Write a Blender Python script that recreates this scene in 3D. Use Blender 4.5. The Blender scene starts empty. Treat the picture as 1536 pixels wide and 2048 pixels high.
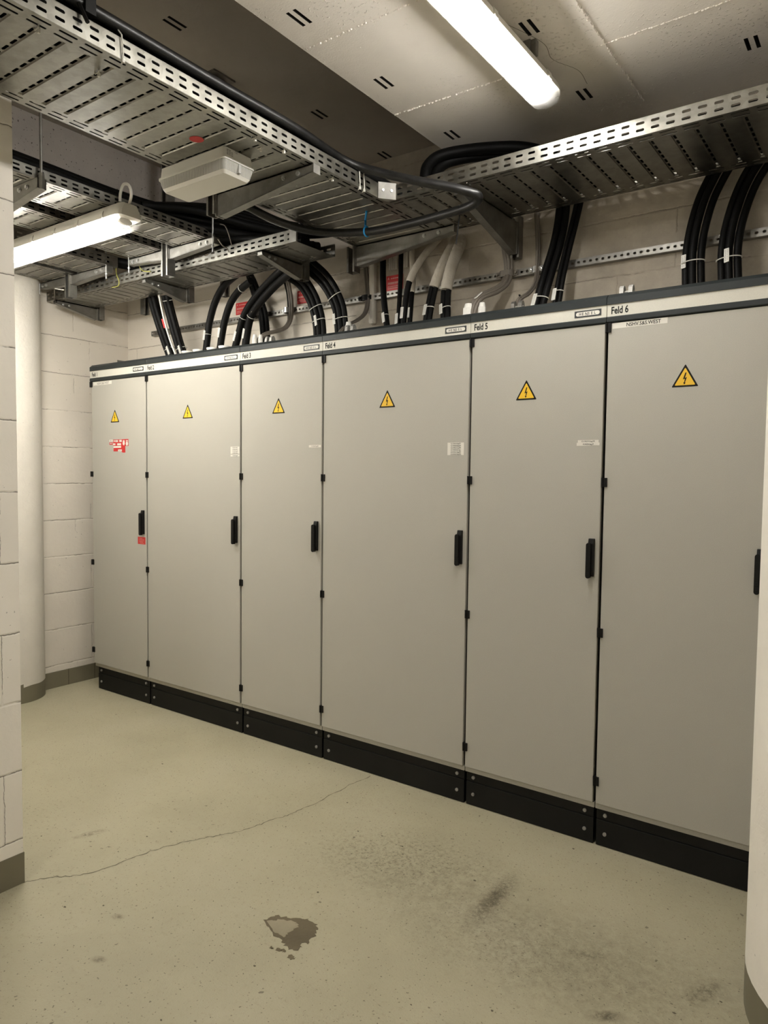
import bpy, bmesh, math, random
from mathutils import Vector, Matrix
C = bpy.context.scene.collection
PI = math.pi
random.seed(4)
WORLD_LOC = {}

# ------------------------------------------------------------------ materials
def new_mat(name):
    m = bpy.data.materials.new(name); m.use_nodes = True
    nt = m.node_tree
    return m, nt, nt.nodes['Principled BSDF'], nt.nodes['Material Output']

def node(nt, typ, **kw):
    n = nt.nodes.new(typ)
    for k, v in kw.items():
        if k.startswith('i_'):
            key = k[2:]
            n.inputs[int(key) if key.isdigit() else key.replace('_', ' ')].default_value = v
        else:
            setattr(n, k, v)
    return n

def math_node(nt, op, a, b=None, c=None, clamp=False):
    n = nt.nodes.new('ShaderNodeMath'); n.operation = op; n.use_clamp = clamp
    for i, v in enumerate((a, b, c)):
        if v is None: continue
        if isinstance(v, (int, float)): n.inputs[i].default_value = v
        else: nt.links.new(v, n.inputs[i])
    return n.outputs[0]

def noise(nt, vec, scale, detail=3, rough=.5, dist=0):
    n = nt.nodes.new('ShaderNodeTexNoise')
    n.inputs['Scale'].default_value = scale; n.inputs['Detail'].default_value = detail
    n.inputs['Roughness'].default_value = rough; n.inputs['Distortion'].default_value = dist
    if vec is not None: nt.links.new(vec, n.inputs['Vector'])
    return n.outputs['Fac']

def ramp(nt, fac, stops):
    r = nt.nodes.new('ShaderNodeValToRGB')
    while len(r.color_ramp.elements) < len(stops): r.color_ramp.elements.new(.5)
    for e, (p, c) in zip(r.color_ramp.elements, stops):
        e.position = p; e.color = (*c, 1) if len(c) == 3 else c
    nt.links.new(fac, r.inputs[0])
    return r.outputs[0]

def smooth(nt, val, a, b):
    n = nt.nodes.new('ShaderNodeMapRange'); n.interpolation_type = 'SMOOTHSTEP'
    n.inputs['From Min'].default_value = a; n.inputs['From Max'].default_value = b
    nt.links.new(val, n.inputs['Value'])
    return n.outputs['Result']

def mix(nt, fac, a, b, blend='MIX'):
    n = nt.nodes.new('ShaderNodeMix'); n.data_type = 'RGBA'; n.blend_type = blend
    for s, v in ((n.inputs[0], fac), (n.inputs[6], a), (n.inputs[7], b)):
        if isinstance(v, (int, float)): s.default_value = v
        elif isinstance(v, tuple): s.default_value = (*v, 1)
        else: nt.links.new(v, s)
    return n.outputs[2]

def bump(nt, height, strength, dist, bsdf, prev=None):
    b = nt.nodes.new('ShaderNodeBump')
    b.inputs['Strength'].default_value = strength; b.inputs['Distance'].default_value = dist
    nt.links.new(height, b.inputs['Height'])
    if prev is not None: nt.links.new(prev, b.inputs['Normal'])
    nt.links.new(b.outputs[0], bsdf.inputs['Normal'])
    return b.outputs[0]

def wpos(nt):
    return nt.nodes.new('ShaderNodeNewGeometry').outputs['Position']

def opos(nt):
    return nt.nodes.new('ShaderNodeTexCoord').outputs['Object']

def plain(name, col, rough=.5, metal=0, spec=.5, bumps=None, var=0):
    m, nt, b, o = new_mat(name)
    b.inputs['Base Color'].default_value = (*col, 1)
    b.inputs['Roughness'].default_value = rough; b.inputs['Metallic'].default_value = metal
    b.inputs['Specular IOR Level'].default_value = spec
    if var:
        f = noise(nt, opos(nt), 9, 4)
        nt.links.new(mix(nt, f, tuple(c * (1 - var) for c in col), tuple(min(1, c * (1 + var)) for c in col)), b.inputs['Base Color'])
    if bumps:
        bump(nt, noise(nt, wpos(nt), bumps[0], 2), bumps[1], bumps[2], b)
    return m

def galvanized(name, col=(.29, .282, .25), rough=.35, metal=1.0, scale=45):
    m, nt, b, o = new_mat(name)
    p = wpos(nt)
    v = nt.nodes.new('ShaderNodeTexVoronoi'); v.inputs['Scale'].default_value = scale
    nt.links.new(p, v.inputs['Vector'])
    g = node(nt, 'ShaderNodeRGBToBW'); nt.links.new(v.outputs['Color'], g.inputs[0])
    n = noise(nt, p, 14, 5, .6)
    f = math_node(nt, 'ADD', math_node(nt, 'MULTIPLY', g.outputs[0], .22), math_node(nt, 'MULTIPLY', n, .8))
    nt.links.new(ramp(nt, f, [(.2, tuple(c * .62 for c in col)), (.8, tuple(min(1, c * 1.25) for c in col))]), b.inputs['Base Color'])
    b.inputs['Metallic'].default_value = metal
    rr = node(nt, 'ShaderNodeMapRange', **{})
    nt.links.new(f, rr.inputs[0]); rr.inputs[3].default_value = rough - .1; rr.inputs[4].default_value = rough + .14
    nt.links.new(rr.outputs[0], b.inputs['Roughness'])
    bump(nt, n, .12, .003, b)
    return m

def masonry(name, horiz, zoff=.137, hoff=0, shift=.5, white=(.66, .61, .53), groove=(.17, .15, .12), keep=.42, lw=1.0, patch=None, vcover=.46):
    """white painted blocks 0.5 x 0.25 m with thin, broken dark joints"""
    m, nt, b, o = new_mat(name)
    p = wpos(nt)
    s = nt.nodes.new('ShaderNodeSeparateXYZ'); nt.links.new(p, s.inputs[0])
    w1 = math_node(nt, 'MULTIPLY', math_node(nt, 'SUBTRACT', noise(nt, p, 7, 4, .6), .5), .009)
    w2 = math_node(nt, 'MULTIPLY', math_node(nt, 'SUBTRACT', noise(nt, p, 40, 3, .6), .5), .008)
    w = math_node(nt, 'ADD', w1, w2)
    h = math_node(nt, 'ADD', math_node(nt, 'ADD', s.outputs[horiz], hoff), w)
    z = math_node(nt, 'ADD', math_node(nt, 'SUBTRACT', s.outputs[2], zoff), w)
    row = math_node(nt, 'FLOOR', math_node(nt, 'DIVIDE', z, .25))
    dz = math_node(nt, 'ABSOLUTE', math_node(nt, 'SUBTRACT', math_node(nt, 'FRACT', math_node(nt, 'ADD', math_node(nt, 'DIVIDE', z, .25), .5)), .5))
    dz = math_node(nt, 'MULTIPLY', dz, .25)
    hs = math_node(nt, 'ADD', math_node(nt, 'DIVIDE', h, .5), math_node(nt, 'MULTIPLY', math_node(nt, 'FLOORED_MODULO', row, 2), shift))
    dh = math_node(nt, 'MULTIPLY', math_node(nt, 'ABSOLUTE', math_node(nt, 'SUBTRACT', math_node(nt, 'FRACT', hs), .5)), .5)
    d = math_node(nt, 'MINIMUM', dz, math_node(nt, 'ADD', dh, math_node(nt, 'ADD', .0007, math_node(nt, 'MULTIPLY', smooth(nt, noise(nt, p, 3.3, 4, .6), vcover, vcover + .06), .02))))
    line = math_node(nt, 'SUBTRACT', 1, smooth(nt, d, .0006*lw, .0022*lw))
    soft = math_node(nt, 'SUBTRACT', 1, smooth(nt, d, .001, .007))
    brk = smooth(nt, noise(nt, p, 5.5, 4, .65), keep, keep + .1)
    dark = math_node(nt, 'MULTIPLY', line, brk)
    # scattered pock marks
    pock = smooth(nt, noise(nt, p, 70, 2, .5), .735, .76)
    dark = math_node(nt, 'MAXIMUM', dark, math_node(nt, 'MULTIPLY', pock, .55))
    base = ramp(nt, noise(nt, p, 2.2, 5, .6), [(.25, tuple(c * .93 for c in white)), (.75, tuple(c * 1.04 for c in white))])
    if patch:   # tray shade put into the wall colour, plus rough bare mortar; ragged edge
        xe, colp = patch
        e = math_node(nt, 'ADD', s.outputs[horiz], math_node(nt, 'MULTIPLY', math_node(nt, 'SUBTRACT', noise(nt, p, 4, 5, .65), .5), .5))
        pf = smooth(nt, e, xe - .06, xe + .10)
        shade_mortar_col = ramp(nt, noise(nt, p, 7, 6, .7), [(.3, tuple(c * .82 for c in colp)), (.7, tuple(c * 1.15 for c in colp))])
        base = mix(nt, pf, base, shade_mortar_col)
    nt.links.new(mix(nt, dark, base, groove), b.inputs['Base Color'])
    b.inputs['Roughness'].default_value = .62; b.inputs['Specular IOR Level'].default_value = .3
    hgt = math_node(nt, 'SUBTRACT', math_node(nt, 'MULTIPLY', noise(nt, p, 38, 4, .6), .35), math_node(nt, 'MULTIPLY', soft, .55))
    bump(nt, hgt, .5, .006, b)
    return m

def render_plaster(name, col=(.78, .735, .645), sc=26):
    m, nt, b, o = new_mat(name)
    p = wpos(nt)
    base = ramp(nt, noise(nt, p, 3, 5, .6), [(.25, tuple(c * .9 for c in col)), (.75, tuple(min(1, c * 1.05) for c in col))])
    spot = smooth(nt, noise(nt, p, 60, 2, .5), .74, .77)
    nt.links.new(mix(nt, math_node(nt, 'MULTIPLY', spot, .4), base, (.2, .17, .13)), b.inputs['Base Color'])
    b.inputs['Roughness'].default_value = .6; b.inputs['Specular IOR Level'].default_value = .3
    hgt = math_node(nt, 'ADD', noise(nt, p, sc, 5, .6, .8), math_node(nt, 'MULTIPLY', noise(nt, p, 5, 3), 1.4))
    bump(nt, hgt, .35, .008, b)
    return m

def ceiling_paint(name, col=(.75, .70, .635)):
    m, nt, b, o = new_mat(name)
    p = wpos(nt)
    base = ramp(nt, noise(nt, p, 2.5, 5, .6), [(.25, tuple(c * .92 for c in col)), (.75, tuple(min(1, c * 1.05) for c in col))])
    nt.links.new(base, b.inputs['Base Color'])
    b.inputs['Roughness'].default_value = .65; b.inputs['Specular IOR Level'].default_value = .25
    patch = smooth(nt, noise(nt, p, 3.2, 3), .48, .66)
    blob = smooth(nt, noise(nt, p, 85, 2, .5), .60, .72)
    hgt = math_node(nt, 'ADD', math_node(nt, 'MULTIPLY', blob, patch), math_node(nt, 'MULTIPLY', noise(nt, p, 150, 2), .12))
    hgt = math_node(nt, 'SUBTRACT', math_node(nt, 'MULTIPLY', noise(nt, p, 9, 4), .5), math_node(nt, 'MULTIPLY', hgt, -1.0))
    bump(nt, hgt, .7, .008, b)
    return m

def beam_concrete(name, col=(.47, .43, .395)):
    m, nt, b, o = new_mat(name)
    p = wpos(nt)
    base = ramp(nt, noise(nt, p, 4, 5, .6), [(.25, tuple(c * .85 for c in col)), (.75, tuple(c * 1.1 for c in col))])
    hole = smooth(nt, noise(nt, p, 75, 2, .5), .672, .70)
    nt.links.new(mix(nt, hole, base, (.12, .105, .095)), b.inputs['Base Color'])
    b.inputs['Roughness'].default_value = .8; b.inputs['Specular IOR Level'].default_value = .2
    bump(nt, math_node(nt, 'SUBTRACT', noise(nt, p, 30, 4), math_node(nt, 'MULTIPLY', hole, 1.5)), .4, .006, b)
    return m

def floor_paint(name):
    m, nt, b, o = new_mat(name)
    p = wpos(nt)
    s = nt.nodes.new('ShaderNodeSeparateXYZ'); nt.links.new(p, s.inputs[0])
    base = ramp(nt, noise(nt, p, 1.6, 6, .62), [(.25, (0.324, 0.294, 0.197)), (.5, (0.364, 0.333, 0.225)), (.75, (0.394, 0.362, 0.254))])
    fine = smooth(nt, noise(nt, p, 48, 6, .78), .53, .70)
    cloud = smooth(nt, noise(nt, p, 2.6, 5, .7, .6), .42, .68)
    fine = math_node(nt, 'MULTIPLY', fine, math_node(nt, 'ADD', math_node(nt, 'MULTIPLY', cloud, .75), .3))
    col = mix(nt, math_node(nt, 'MULTIPLY', fine, .50), base, (.17, .145, .09))
    speck = smooth(nt, noise(nt, p, 110, 2, .5), .668, .70)
    col = mix(nt, math_node(nt, 'MULTIPLY', speck, .75), col, (.075, .06, .038))
    chip = smooth(nt, noise(nt, p, 33, 2, .5), .725, .74)
    col = mix(nt, math_node(nt, 'MULTIPLY', chip, .7), col, (.085, .07, .045))
    def smudge(x0, y0, ax, ay, ang, strength, scale, lo, hi):
        ca, sa = math.cos(ang), math.sin(ang)
        dx = math_node(nt, 'SUBTRACT', s.outputs[0], x0); dy = math_node(nt, 'SUBTRACT', s.outputs[1], y0)
        a = math_node(nt, 'ADD', math_node(nt, 'MULTIPLY', dx, ca), math_node(nt, 'MULTIPLY', dy, sa))
        c = math_node(nt, 'SUBTRACT', math_node(nt, 'MULTIPLY', dy, ca), math_node(nt, 'MULTIPLY', dx, sa))
        r = math_node(nt, 'SQRT', math_node(nt, 'ADD', math_node(nt, 'POWER', math_node(nt, 'DIVIDE', a, ax), 2), math_node(nt, 'POWER', math_node(nt, 'DIVIDE', c, ay), 2)))
        fall = math_node(nt, 'SUBTRACT', 1, smooth(nt, r, .1, 1))
        g = smooth(nt, noise(nt, p, scale, 8, .85, .3), lo, hi)
        return math_node(nt, 'MULTIPLY', math_node(nt, 'MULTIPLY', fall, g), strength)
    for args in ((3.345, -.57, .27, .06, 1.6, 1.0, 70, .40, .60), (3.345, -.57, .13, .035, 1.6, .8, 60, .32, .55), (2.95, -.55, .55, .32, .3, .75, 55, .47, .62),
                 (3.50, -.75, .65, .30, .1, .6, 60, .48, .64), (3.85, -.88, .07, .03, .6, 1.0, 45, .35, .6),
                 (1.80, -1.16, .09, .03, 1.2, .75, 50, .4, .6), (2.52, -1.58, .035, .02, .4, .9, 50, .35, .6),
                 (4.05, -.62, .12, .05, 1.2, .9, 50, .4, .62), (3.72, -.66, .10, .03, .5, .8, 50, .42, .62),
                 (2.38, -1.42, .03, .02, .4, .8, 50, .35, .6), (2.6, -.3, .5, .2, 0, .35, 30, .5, .75), (3.75, -.70, .75, .42, .1, .55, 26, .30, .72), (3.15, -.62, .55, .35, .3, .4, 18, .35, .7)):
        col = mix(nt, smudge(*args), col, (.10, .082, .05))
    nt.links.new(col, b.inputs['Base Color'])
    b.inputs['Roughness'].default_value = .55; b.inputs['Specular IOR Level'].default_value = .35
    hgt = math_node(nt, 'ADD', noise(nt, p, 130, 4, .65), math_node(nt, 'MULTIPLY', noise(nt, p, 6, 3), 2))
    bump(nt, hgt, .45, .004, b)
    return m

def orange_peel(name, col, rough=.42, amt=.10):
    m, nt, b, o = new_mat(name)
    p = wpos(nt)
    f = noise(nt, p, 420, 2, .5)
    nt.links.new(ramp(nt, f, [(.3, tuple(c * .93 for c in col)), (.7, tuple(c * 1.05 for c in col))]), b.inputs['Base Color'])
    b.inputs['Roughness'].default_value = rough; b.inputs['Specular IOR Level'].default_value = .35
    bump(nt, f, amt, .001, b)
    return m

def emitter(name, col, strength):
    m, nt, b, o = new_mat(name)
    b.inputs['Base Color'].default_value = (.8, .8, .78, 1)
    b.inputs['Emission Color'].default_value = (*col, 1)
    b.inputs['Emission Strength'].default_value = strength
    b.inputs['Roughness'].default_value = .3
    return m

def prism_lens(name):
    m, nt, b, o = new_mat(name)
    s = nt.nodes.new('ShaderNodeSeparateXYZ'); nt.links.new(wpos(nt), s.inputs[0])
    a = math_node(nt, 'MULTIPLY', math_node(nt, 'ADD', s.outputs[0], s.outputs[1]), 900)
    f = math_node(nt, 'ADD', math_node(nt, 'MULTIPLY', math_node(nt, 'SINE', a), .5), .5)
    nt.links.new(mix(nt, f, (.25, .245, .22), (.50, .49, .45)), b.inputs['Base Color'])
    b.inputs['Roughness'].default_value = .25
    bump(nt, f, .5, .002, b)
    return m

def corrugated_black(name):
    m, nt, b, o = new_mat(name)
    p = wpos(nt)
    f = noise(nt, p, 30, 5, .7)
    nt.links.new(ramp(nt, f, [(.35, (.003, .003, .003)), (.75, (.016, .0155, .015))]), b.inputs['Base Color'])
    b.inputs['Roughness'].default_value = .38; b.inputs['Specular IOR Level'].default_value = .4
    bump(nt, f, .25, .003, b)
    return m

M = {}
M['wall_x'] = masonry('painted_blocks_end', 1, zoff=.152, hoff=.122, shift=.236, keep=.44, groove=(.12, .105, .085))
M['wall_y'] = masonry('painted_blocks_back', 0, hoff=.36, keep=.44, white=(.68, .625, .54), patch=(1.85, (.385, .34, .275)))  # darker right stretch: shade below the tray painted in, partly bare mortar
M['pier'] = masonry('painted_blocks_pier', 1, zoff=.166, hoff=.316, white=(.84, .795, .71), keep=.40, lw=1.2, vcover=.9)
M['plaster'] = render_plaster('white_plaster_round', (.64, .605, .535))
M['plaster_right'] = render_plaster('white_plaster_trowelled', (.88, .84, .75), 16)
M['ceiling'] = ceiling_paint('painted_ceiling')
M['concrete'] = beam_concrete('raw_concrete')
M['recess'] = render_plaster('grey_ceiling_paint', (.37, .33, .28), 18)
M['floor'] = floor_paint('floor_coating')
M['base'] = plain('olive_base_paint', (.165, .148, .098), .5, var=.12)
M['base_joint'] = plain('base_joint', (.07, .06, .04), .7)
M['chip'] = plain('bare_screed', (.118, .094, .052), .85, var=.35, bumps=(90, .5, .004))
M['chip_pale'] = plain('bare_screed_pale', (.27, .235, .155), .85, var=.3, bumps=(90, .5, .004))
M['crack'] = plain('crack_dark', (.10, .085, .055), .9)
M['door'] = orange_peel('light_grey_powder_coat', (.40, .385, .335))
M['header'] = orange_peel('header_white', (.56, .545, .475), .4, .04)
M['anthracite'] = plain('anthracite_plastic', (.020, .024, .024), .45, spec=.3, bumps=(60, .1, .002), var=.2)
M['plinth'] = plain('black_plinth', (.0042, .0042, .0037), .5, spec=.25, var=.3)
M['black'] = plain('black_plastic', (.0055, .0053, .0046), .5, spec=.22)
M['gasket'] = plain('black_gasket', (.008, .007, .005), .8, spec=.1)
M['steel'] = plain('zinc_bolt', (.55, .55, .54), .32, .9)
M['chrome'] = plain('bright_steel', (.75, .76, .75), .25, .9)
M['galv'] = galvanized('galvanized_steel')
M['galv2'] = galvanized('galvanized_steel_profile', (.29, .28, .255), .42, .9, 30)
M['galv_dull'] = galvanized('galvanized_plate', (.36, .35, .325), .62, .6, 40)
M['cable'] = plain('black_cable_jacket', (.0032, .0031, .0028), .55, spec=.14, var=.3)
M['conduit'] = corrugated_black('worn_black_conduit')
M['grey_cable'] = plain('grey_cable_jacket', (.145, .126, .102), .5)
M['white_coat'] = plain('white_fire_coating', (.50, .46, .39), .75, bumps=(70, .5, .005), var=.15)
M['tag'] = plain('white_cable_tag', (.72, .71, .66), .5)
M['ink'] = plain('black_ink', (.005, .0045, .004), .6, spec=.2)
M['print'] = plain('pale_print', (.36, .35, .32), .6)
M['ink_soft'] = plain('faded_ink', (.16, .15, .135), .6)
M['logo_dark'] = plain('logo_dark', (.025, .028, .028), .5)
M['paper'] = plain('white_label', (.66, .64, .57), .5)
M['yellow'] = plain('warning_yellow', (.72, .44, .02), .45)
M['red'] = plain('warning_red', (.50, .022, .022), .5)
M['pale_red'] = plain('pale_red_print', (.62, .30, .26), .5)
M['lamp_body'] = plain('grey_lamp_body', (.58, .56, .50), .45)
M['lamp_end'] = plain('clear_lamp_end', (.60, .58, .52), .2)
M['opal'] = plain('opal_plastic', (.62, .60, .54), .4)
M['abs'] = plain('white_plastic_housing', (.70, .69, .63), .4)
M['lens'] = prism_lens('ribbed_lens')
M['blue'] = plain('blue_tape', (.02, .28, .62), .4)
M['earth'] = plain('yellow_green_wire', (.28, .27, .06), .5)
M['white_tie'] = plain('white_cable_tie', (.62, .61, .55), .45)
M['slot'] = plain('dark_slot', (.015, .013, .011), .9)
M['lit_ceiling'] = emitter('lit_tube', (1.0, .97, .93), 31.0)
M['lit_rear'] = emitter('lit_tube_rear', (1.0, .97, .93), 60.0)
M['lit_hanging'] = emitter('lit_tube_low', (1.0, .97, .91), 41.0)
def clear_cover(name):
    m, nt, b, o = new_mat(name)
    b.inputs['Base Color'].default_value = (.85, .84, .80, 1); b.inputs['Roughness'].default_value = .3
    tr = node(nt, 'ShaderNodeBsdfTransparent'); tl = node(nt, 'ShaderNodeBsdfTranslucent')
    tl.inputs[0].default_value = (.9, .89, .86, 1)
    m1 = node(nt, 'ShaderNodeMixShader'); m1.inputs[0].default_value = .45
    nt.links.new(tl.outputs[0], m1.inputs[1]); nt.links.new(b.outputs[0], m1.inputs[2])
    m2 = node(nt, 'ShaderNodeMixShader'); m2.inputs[0].default_value = .055
    nt.links.new(tr.outputs[0], m2.inputs[1]); nt.links.new(m1.outputs[0], m2.inputs[2])
    nt.links.new(m2.outputs[0], o.inputs['Surface'])
    return m
M['cover'] = clear_cover('clear_ribbed_cover')

# ------------------------------------------------------------------ mesh building
class MB:
    def __init__(self):
        self.v, self.f, self.m = [], [], []
    def vert(self, p):
        self.v.append(tuple(p)); return len(self.v) - 1
    def poly(self, pts, m=0):
        self.f.append([self.vert(p) for p in pts]); self.m.append(m)
    def face(self, idx, m=0):
        self.f.append(list(idx)); self.m.append(m)
    def box(self, lo, hi, m=0):
        x0, y0, z0 = lo; x1, y1, z1 = hi
        i = [self.vert(p) for p in ((x0,y0,z0),(x1,y0,z0),(x1,y1,z0),(x0,y1,z0),(x0,y0,z1),(x1,y0,z1),(x1,y1,z1),(x0,y1,z1))]
        for q in ((0,3,2,1),(4,5,6,7),(0,1,5,4),(1,2,6,5),(2,3,7,6),(3,0,4,7)): self.face([i[k] for k in q], m)
    def obox(self, c, ax, ay, az, m=0):
        c, ax, ay, az = Vector(c), Vector(ax), Vector(ay), Vector(az)
        i = [self.vert(c + sx*ax + sy*ay + sz*az) for sz in (-1,1) for sx, sy in ((-1,-1),(1,-1),(1,1),(-1,1))]
        for q in ((0,3,2,1),(4,5,6,7),(0,1,5,4),(1,2,6,5),(2,3,7,6),(3,0,4,7)): self.face([i[k] for k in q], m)
    def prism(self, poly, T, a0, a1, m=0, caps=True):
        """poly: list of 2-D points, T(p, a) -> xyz"""
        n = len(poly)
        A = [self.vert(T(p, a0)) for p in poly]; B = [self.vert(T(p, a1)) for p in poly]
        for k in range(n):
            self.face((A[k], A[(k+1) % n], B[(k+1) % n], B[k]), m)
        if caps:
            self.face(A[::-1], m); self.face(B, m)
    def rings(self, rings, m=0, caps=True, closed=True):
        idx = [[self.vert(p) for p in r] for r in rings]
        n = len(idx[0])
        for a, b in zip(idx, idx[1:]):
            for k in range(n if closed else n - 1):
                self.face((a[k], a[(k+1) % n], b[(k+1) % n], b[k]), m)
        if caps and closed:
            self.face(idx[0][::-1], m); self.face(idx[-1], m)
    def cyl(self, a, b, r, n=12, m=0, r2=None, caps=True):
        a, b = Vector(a), Vector(b); t = (b - a).normalized()
        u = t.orthogonal().normalized(); w = t.cross(u)
        r2 = r if r2 is None else r2
        R = lambda c, rr: [c + rr * (math.cos(2*PI*k/n) * u + math.sin(2*PI*k/n) * w) for k in range(n)]
        self.rings([R(a, r), R(b, r2)], m, caps)
    def tube(self, pts, r, n=10, m=0, rr=None):
        pts = [Vector(p) for p in pts]
        T = []
        for i in range(len(pts)):
            d = pts[min(i+1, len(pts)-1)] - pts[max(i-1, 0)]
            T.append(d.normalized())
        u = T[0].orthogonal().normalized()
        out = []
        for i, p in enumerate(pts):
            u = (u - T[i] * u.dot(T[i])).normalized(); w = T[i].cross(u)
            q = r if rr is None else rr[i]
            out.append([p + q * (math.cos(2*PI*k/n) * u + math.sin(2*PI*k/n) * w) for k in range(n)])
        self.rings(out, m)
    def cell(self, F, u0, u1, v0, v1, uc, vc, au, av, m=0):
        c = .6 * min(au, av)
        hole = [(au, av-c), (au-c, av), (-au+c, av), (-au, av-c), (-au, -av+c), (-au+c, -av), (au-c, -av), (au, -av+c)]
        hole = [(uc+x, vc+y) for x, y in hole]
        out = [(u1, hole[0][1]), (u1, v1), (u0, v1), (u0, hole[3][1]), (u0, hole[4][1]), (u0, v0), (u1, v0), (u1, hole[7][1])]
        H = [self.vert(F(*p)) for p in hole]; O = [self.vert(F(*p)) for p in out]
        for k in range(8):
            self.face((H[k], O[k], O[(k+1) % 8], H[(k+1) % 8]), m)
    def strip(self, F, u0, u1, v0, v1, pitch, au, av, off=.5, m=0):
        """a strip u0..u1 with one row of slots along u"""
        n = max(1, int((u1 - u0) / pitch))
        for k in range(n):
            a = u0 + k * pitch; b = u0 + (k+1) * pitch if k < n - 1 else u1
            uc = a + pitch * off
            self.cell(F, a, b, v0, v1, min(max(uc, a + au + .001), b - au - .001), (v0+v1)/2, au, av, m)
    def quad(self, F, u0, u1, v0, v1, m=0):
        self.poly([F(u0, v0), F(u1, v0), F(u1, v1), F(u0, v1)], m)
    def build(self, name, mats, parent=None, smooth_angle=None, solid=None, bevel=None, origin=None):
        if not isinstance(mats, (list, tuple)): mats = [mats]
        me = bpy.data.meshes.new(name)
        if parent is not None:
            o0 = Vector(WORLD_LOC[parent.name])
        elif origin is not None:
            o0 = Vector(origin)
        else:
            xs, ys, zs = zip(*self.v)
            o0 = Vector(((min(xs)+max(xs))/2, (min(ys)+max(ys))/2, min(zs)))
        me.from_pydata([Vector(p) - o0 for p in self.v], [], self.f)
        for mt in mats: me.materials.append(mt)
        for p, k in zip(me.polygons, self.m): p.material_index = k
        bm = bmesh.new(); bm.from_mesh(me)
        bmesh.ops.remove_doubles(bm, verts=bm.verts, dist=1e-6)
        if solid is None: bmesh.ops.recalc_face_normals(bm, faces=bm.faces)
        bm.to_mesh(me); bm.free()
        ob = bpy.data.objects.new(name, me); C.objects.link(ob)
        WORLD_LOC[ob.name] = tuple(o0)
        if parent is not None: ob.parent = parent
        else: ob.location = o0
        if smooth_angle:
            for p in me.polygons: p.use_smooth = True
            try: me.set_sharp_from_angle(angle=math.radians(smooth_angle))
            except Exception: pass
        if solid:
            s = ob.modifiers.new('thickness', 'SOLIDIFY'); s.thickness = solid; s.offset = 0
        if bevel:
            b = ob.modifiers.new('bevel', 'BEVEL'); b.width = bevel; b.segments = 2; b.limit_method = 'ANGLE'
        return ob

def tag(o, label, cat, group=None):
    o['label'] = label; o['category'] = cat
    if group: o['group'] = group
    return o
def thing(name, label, cat, loc, group=None):
    o = bpy.data.objects.new(name, None); C.objects.link(o)
    o.empty_display_size = .05; o.location = loc; WORLD_LOC[o.name] = tuple(loc)
    return tag(o, label, cat, group)
def struct(o):
    o['kind'] = 'structure'; return o
def spline(pts, per=8):
    pts = [Vector(p) for p in pts]
    P = [2*pts[0]-pts[1]] + pts + [2*pts[-1]-pts[-2]]
    out = []
    for i in range(1, len(P)-2):
        p0, p1, p2, p3 = P[i-1:i+3]
        for k in range(per):
            t = k / per
            out.append(.5*((2*p1)+(p2-p0)*t+(2*p0-5*p1+4*p2-p3)*t*t+(3*p1-p0-3*p2+p3)*t**3))
    out.append(P[-2]); return out

def text_polys(body, size, squash=1.0, offset=0.0, align='LEFT', shear=0):
    cu = bpy.data.curves.new('lettering', 'FONT'); cu.body = body; cu.size = size; cu.offset = offset
    cu.align_x = align; cu.shear = shear; cu.resolution_u = 3
    ob = bpy.data.objects.new('lettering', cu); C.objects.link(ob)
    bpy.context.view_layer.update()
    me = bpy.data.meshes.new_from_object(ob.evaluated_get(bpy.context.evaluated_depsgraph_get()))
    vs = [(v.co.x * squash, v.co.y) for v in me.vertices]; fs = [list(p.vertices) for p in me.polygons]
    bpy.data.objects.remove(ob); bpy.data.curves.remove(cu); bpy.data.meshes.remove(me)
    return vs, fs
def add_text(mb, body, size, T, squash=1.0, offset=0.0, m=0, align='LEFT'):
    vs, fs = text_polys(body, size, squash, offset, align)
    b = len(mb.v)
    for x, y in vs: mb.v.append(tuple(T(x, y)))
    for f in fs: mb.face([b + k for k in f], m)

# ------------------------------------------------------------------ the setting
def shell_box(name, lo, hi, mat):
    b = MB(); b.box(lo, hi); return struct(b.build(name, mat, origin=(0, 0, 0)))

fl = MB(); fl.box((-2.0, -5.6, -.12), (6.6, .6, 0)); floor = struct(fl.build('floor', M['floor'], origin=(0, 0, 0)))
# worn patch, crack and chips of the floor coating
rnd = random.Random(11)
def ragged(pts, amp, sub=5):
    out = []
    for i in range(len(pts)):
        a, b = Vector((*pts[i], 0)), Vector((*pts[(i+1) % len(pts)], 0))
        for k in range(sub):
            p = a.lerp(b, k / sub) + Vector((rnd.uniform(-amp, amp), rnd.uniform(-amp, amp), 0)); out.append(p)
    return out
outer = ragged([(2.783,-1.14),(2.802,-1.097),(2.842,-1.078),(2.885,-1.06),(2.90,-1.045),(2.949,-1.056),(2.973,-1.09),(2.984,-1.144),(2.965,-1.15),(2.984,-1.18),(2.955,-1.20),(2.915,-1.185),(2.859,-1.174)], .006)
inner = ragged([(2.80,-1.135),(2.83,-1.10),(2.88,-1.085),(2.905,-1.10),(2.895,-1.14),(2.90,-1.165),(2.85,-1.165)], .005)
def flat_patch(name, pts, z, mat, h=.0006):
    b = MB(); b.prism([(p.x, p.y) for p in pts], lambda p, a: (p[0], p[1], a), z - h, z)
    return b.build(name, mat, floor)
flat_patch('worn_patch', outer, .0008, M['chip'])
flat_patch('worn_patch', inner, .0012, M['chip_pale'])
for cx, cy, r in ((2.985,-1.222,.014),(2.945,-1.213,.009),(2.93,-1.22,.012),(2.905,-1.225,.008)):
    flat_patch('worn_patch', ragged([(cx+r*math.cos(t*PI/3), cy+r*.7*math.sin(t*PI/3)) for t in range(6)], .003, 3), .0008, M['chip'])
crk = [(1.932,-1.503),(1.985,-1.42),(2.048,-1.354),(2.091,-1.236),(2.12,-1.078),(2.174,-.949),(2.225,-.86),(2.285,-.753),(2.315,-.62),(2.345,-.512),(2.361,-.328),(2.363,-.146),(2.382,-.002)]
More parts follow.
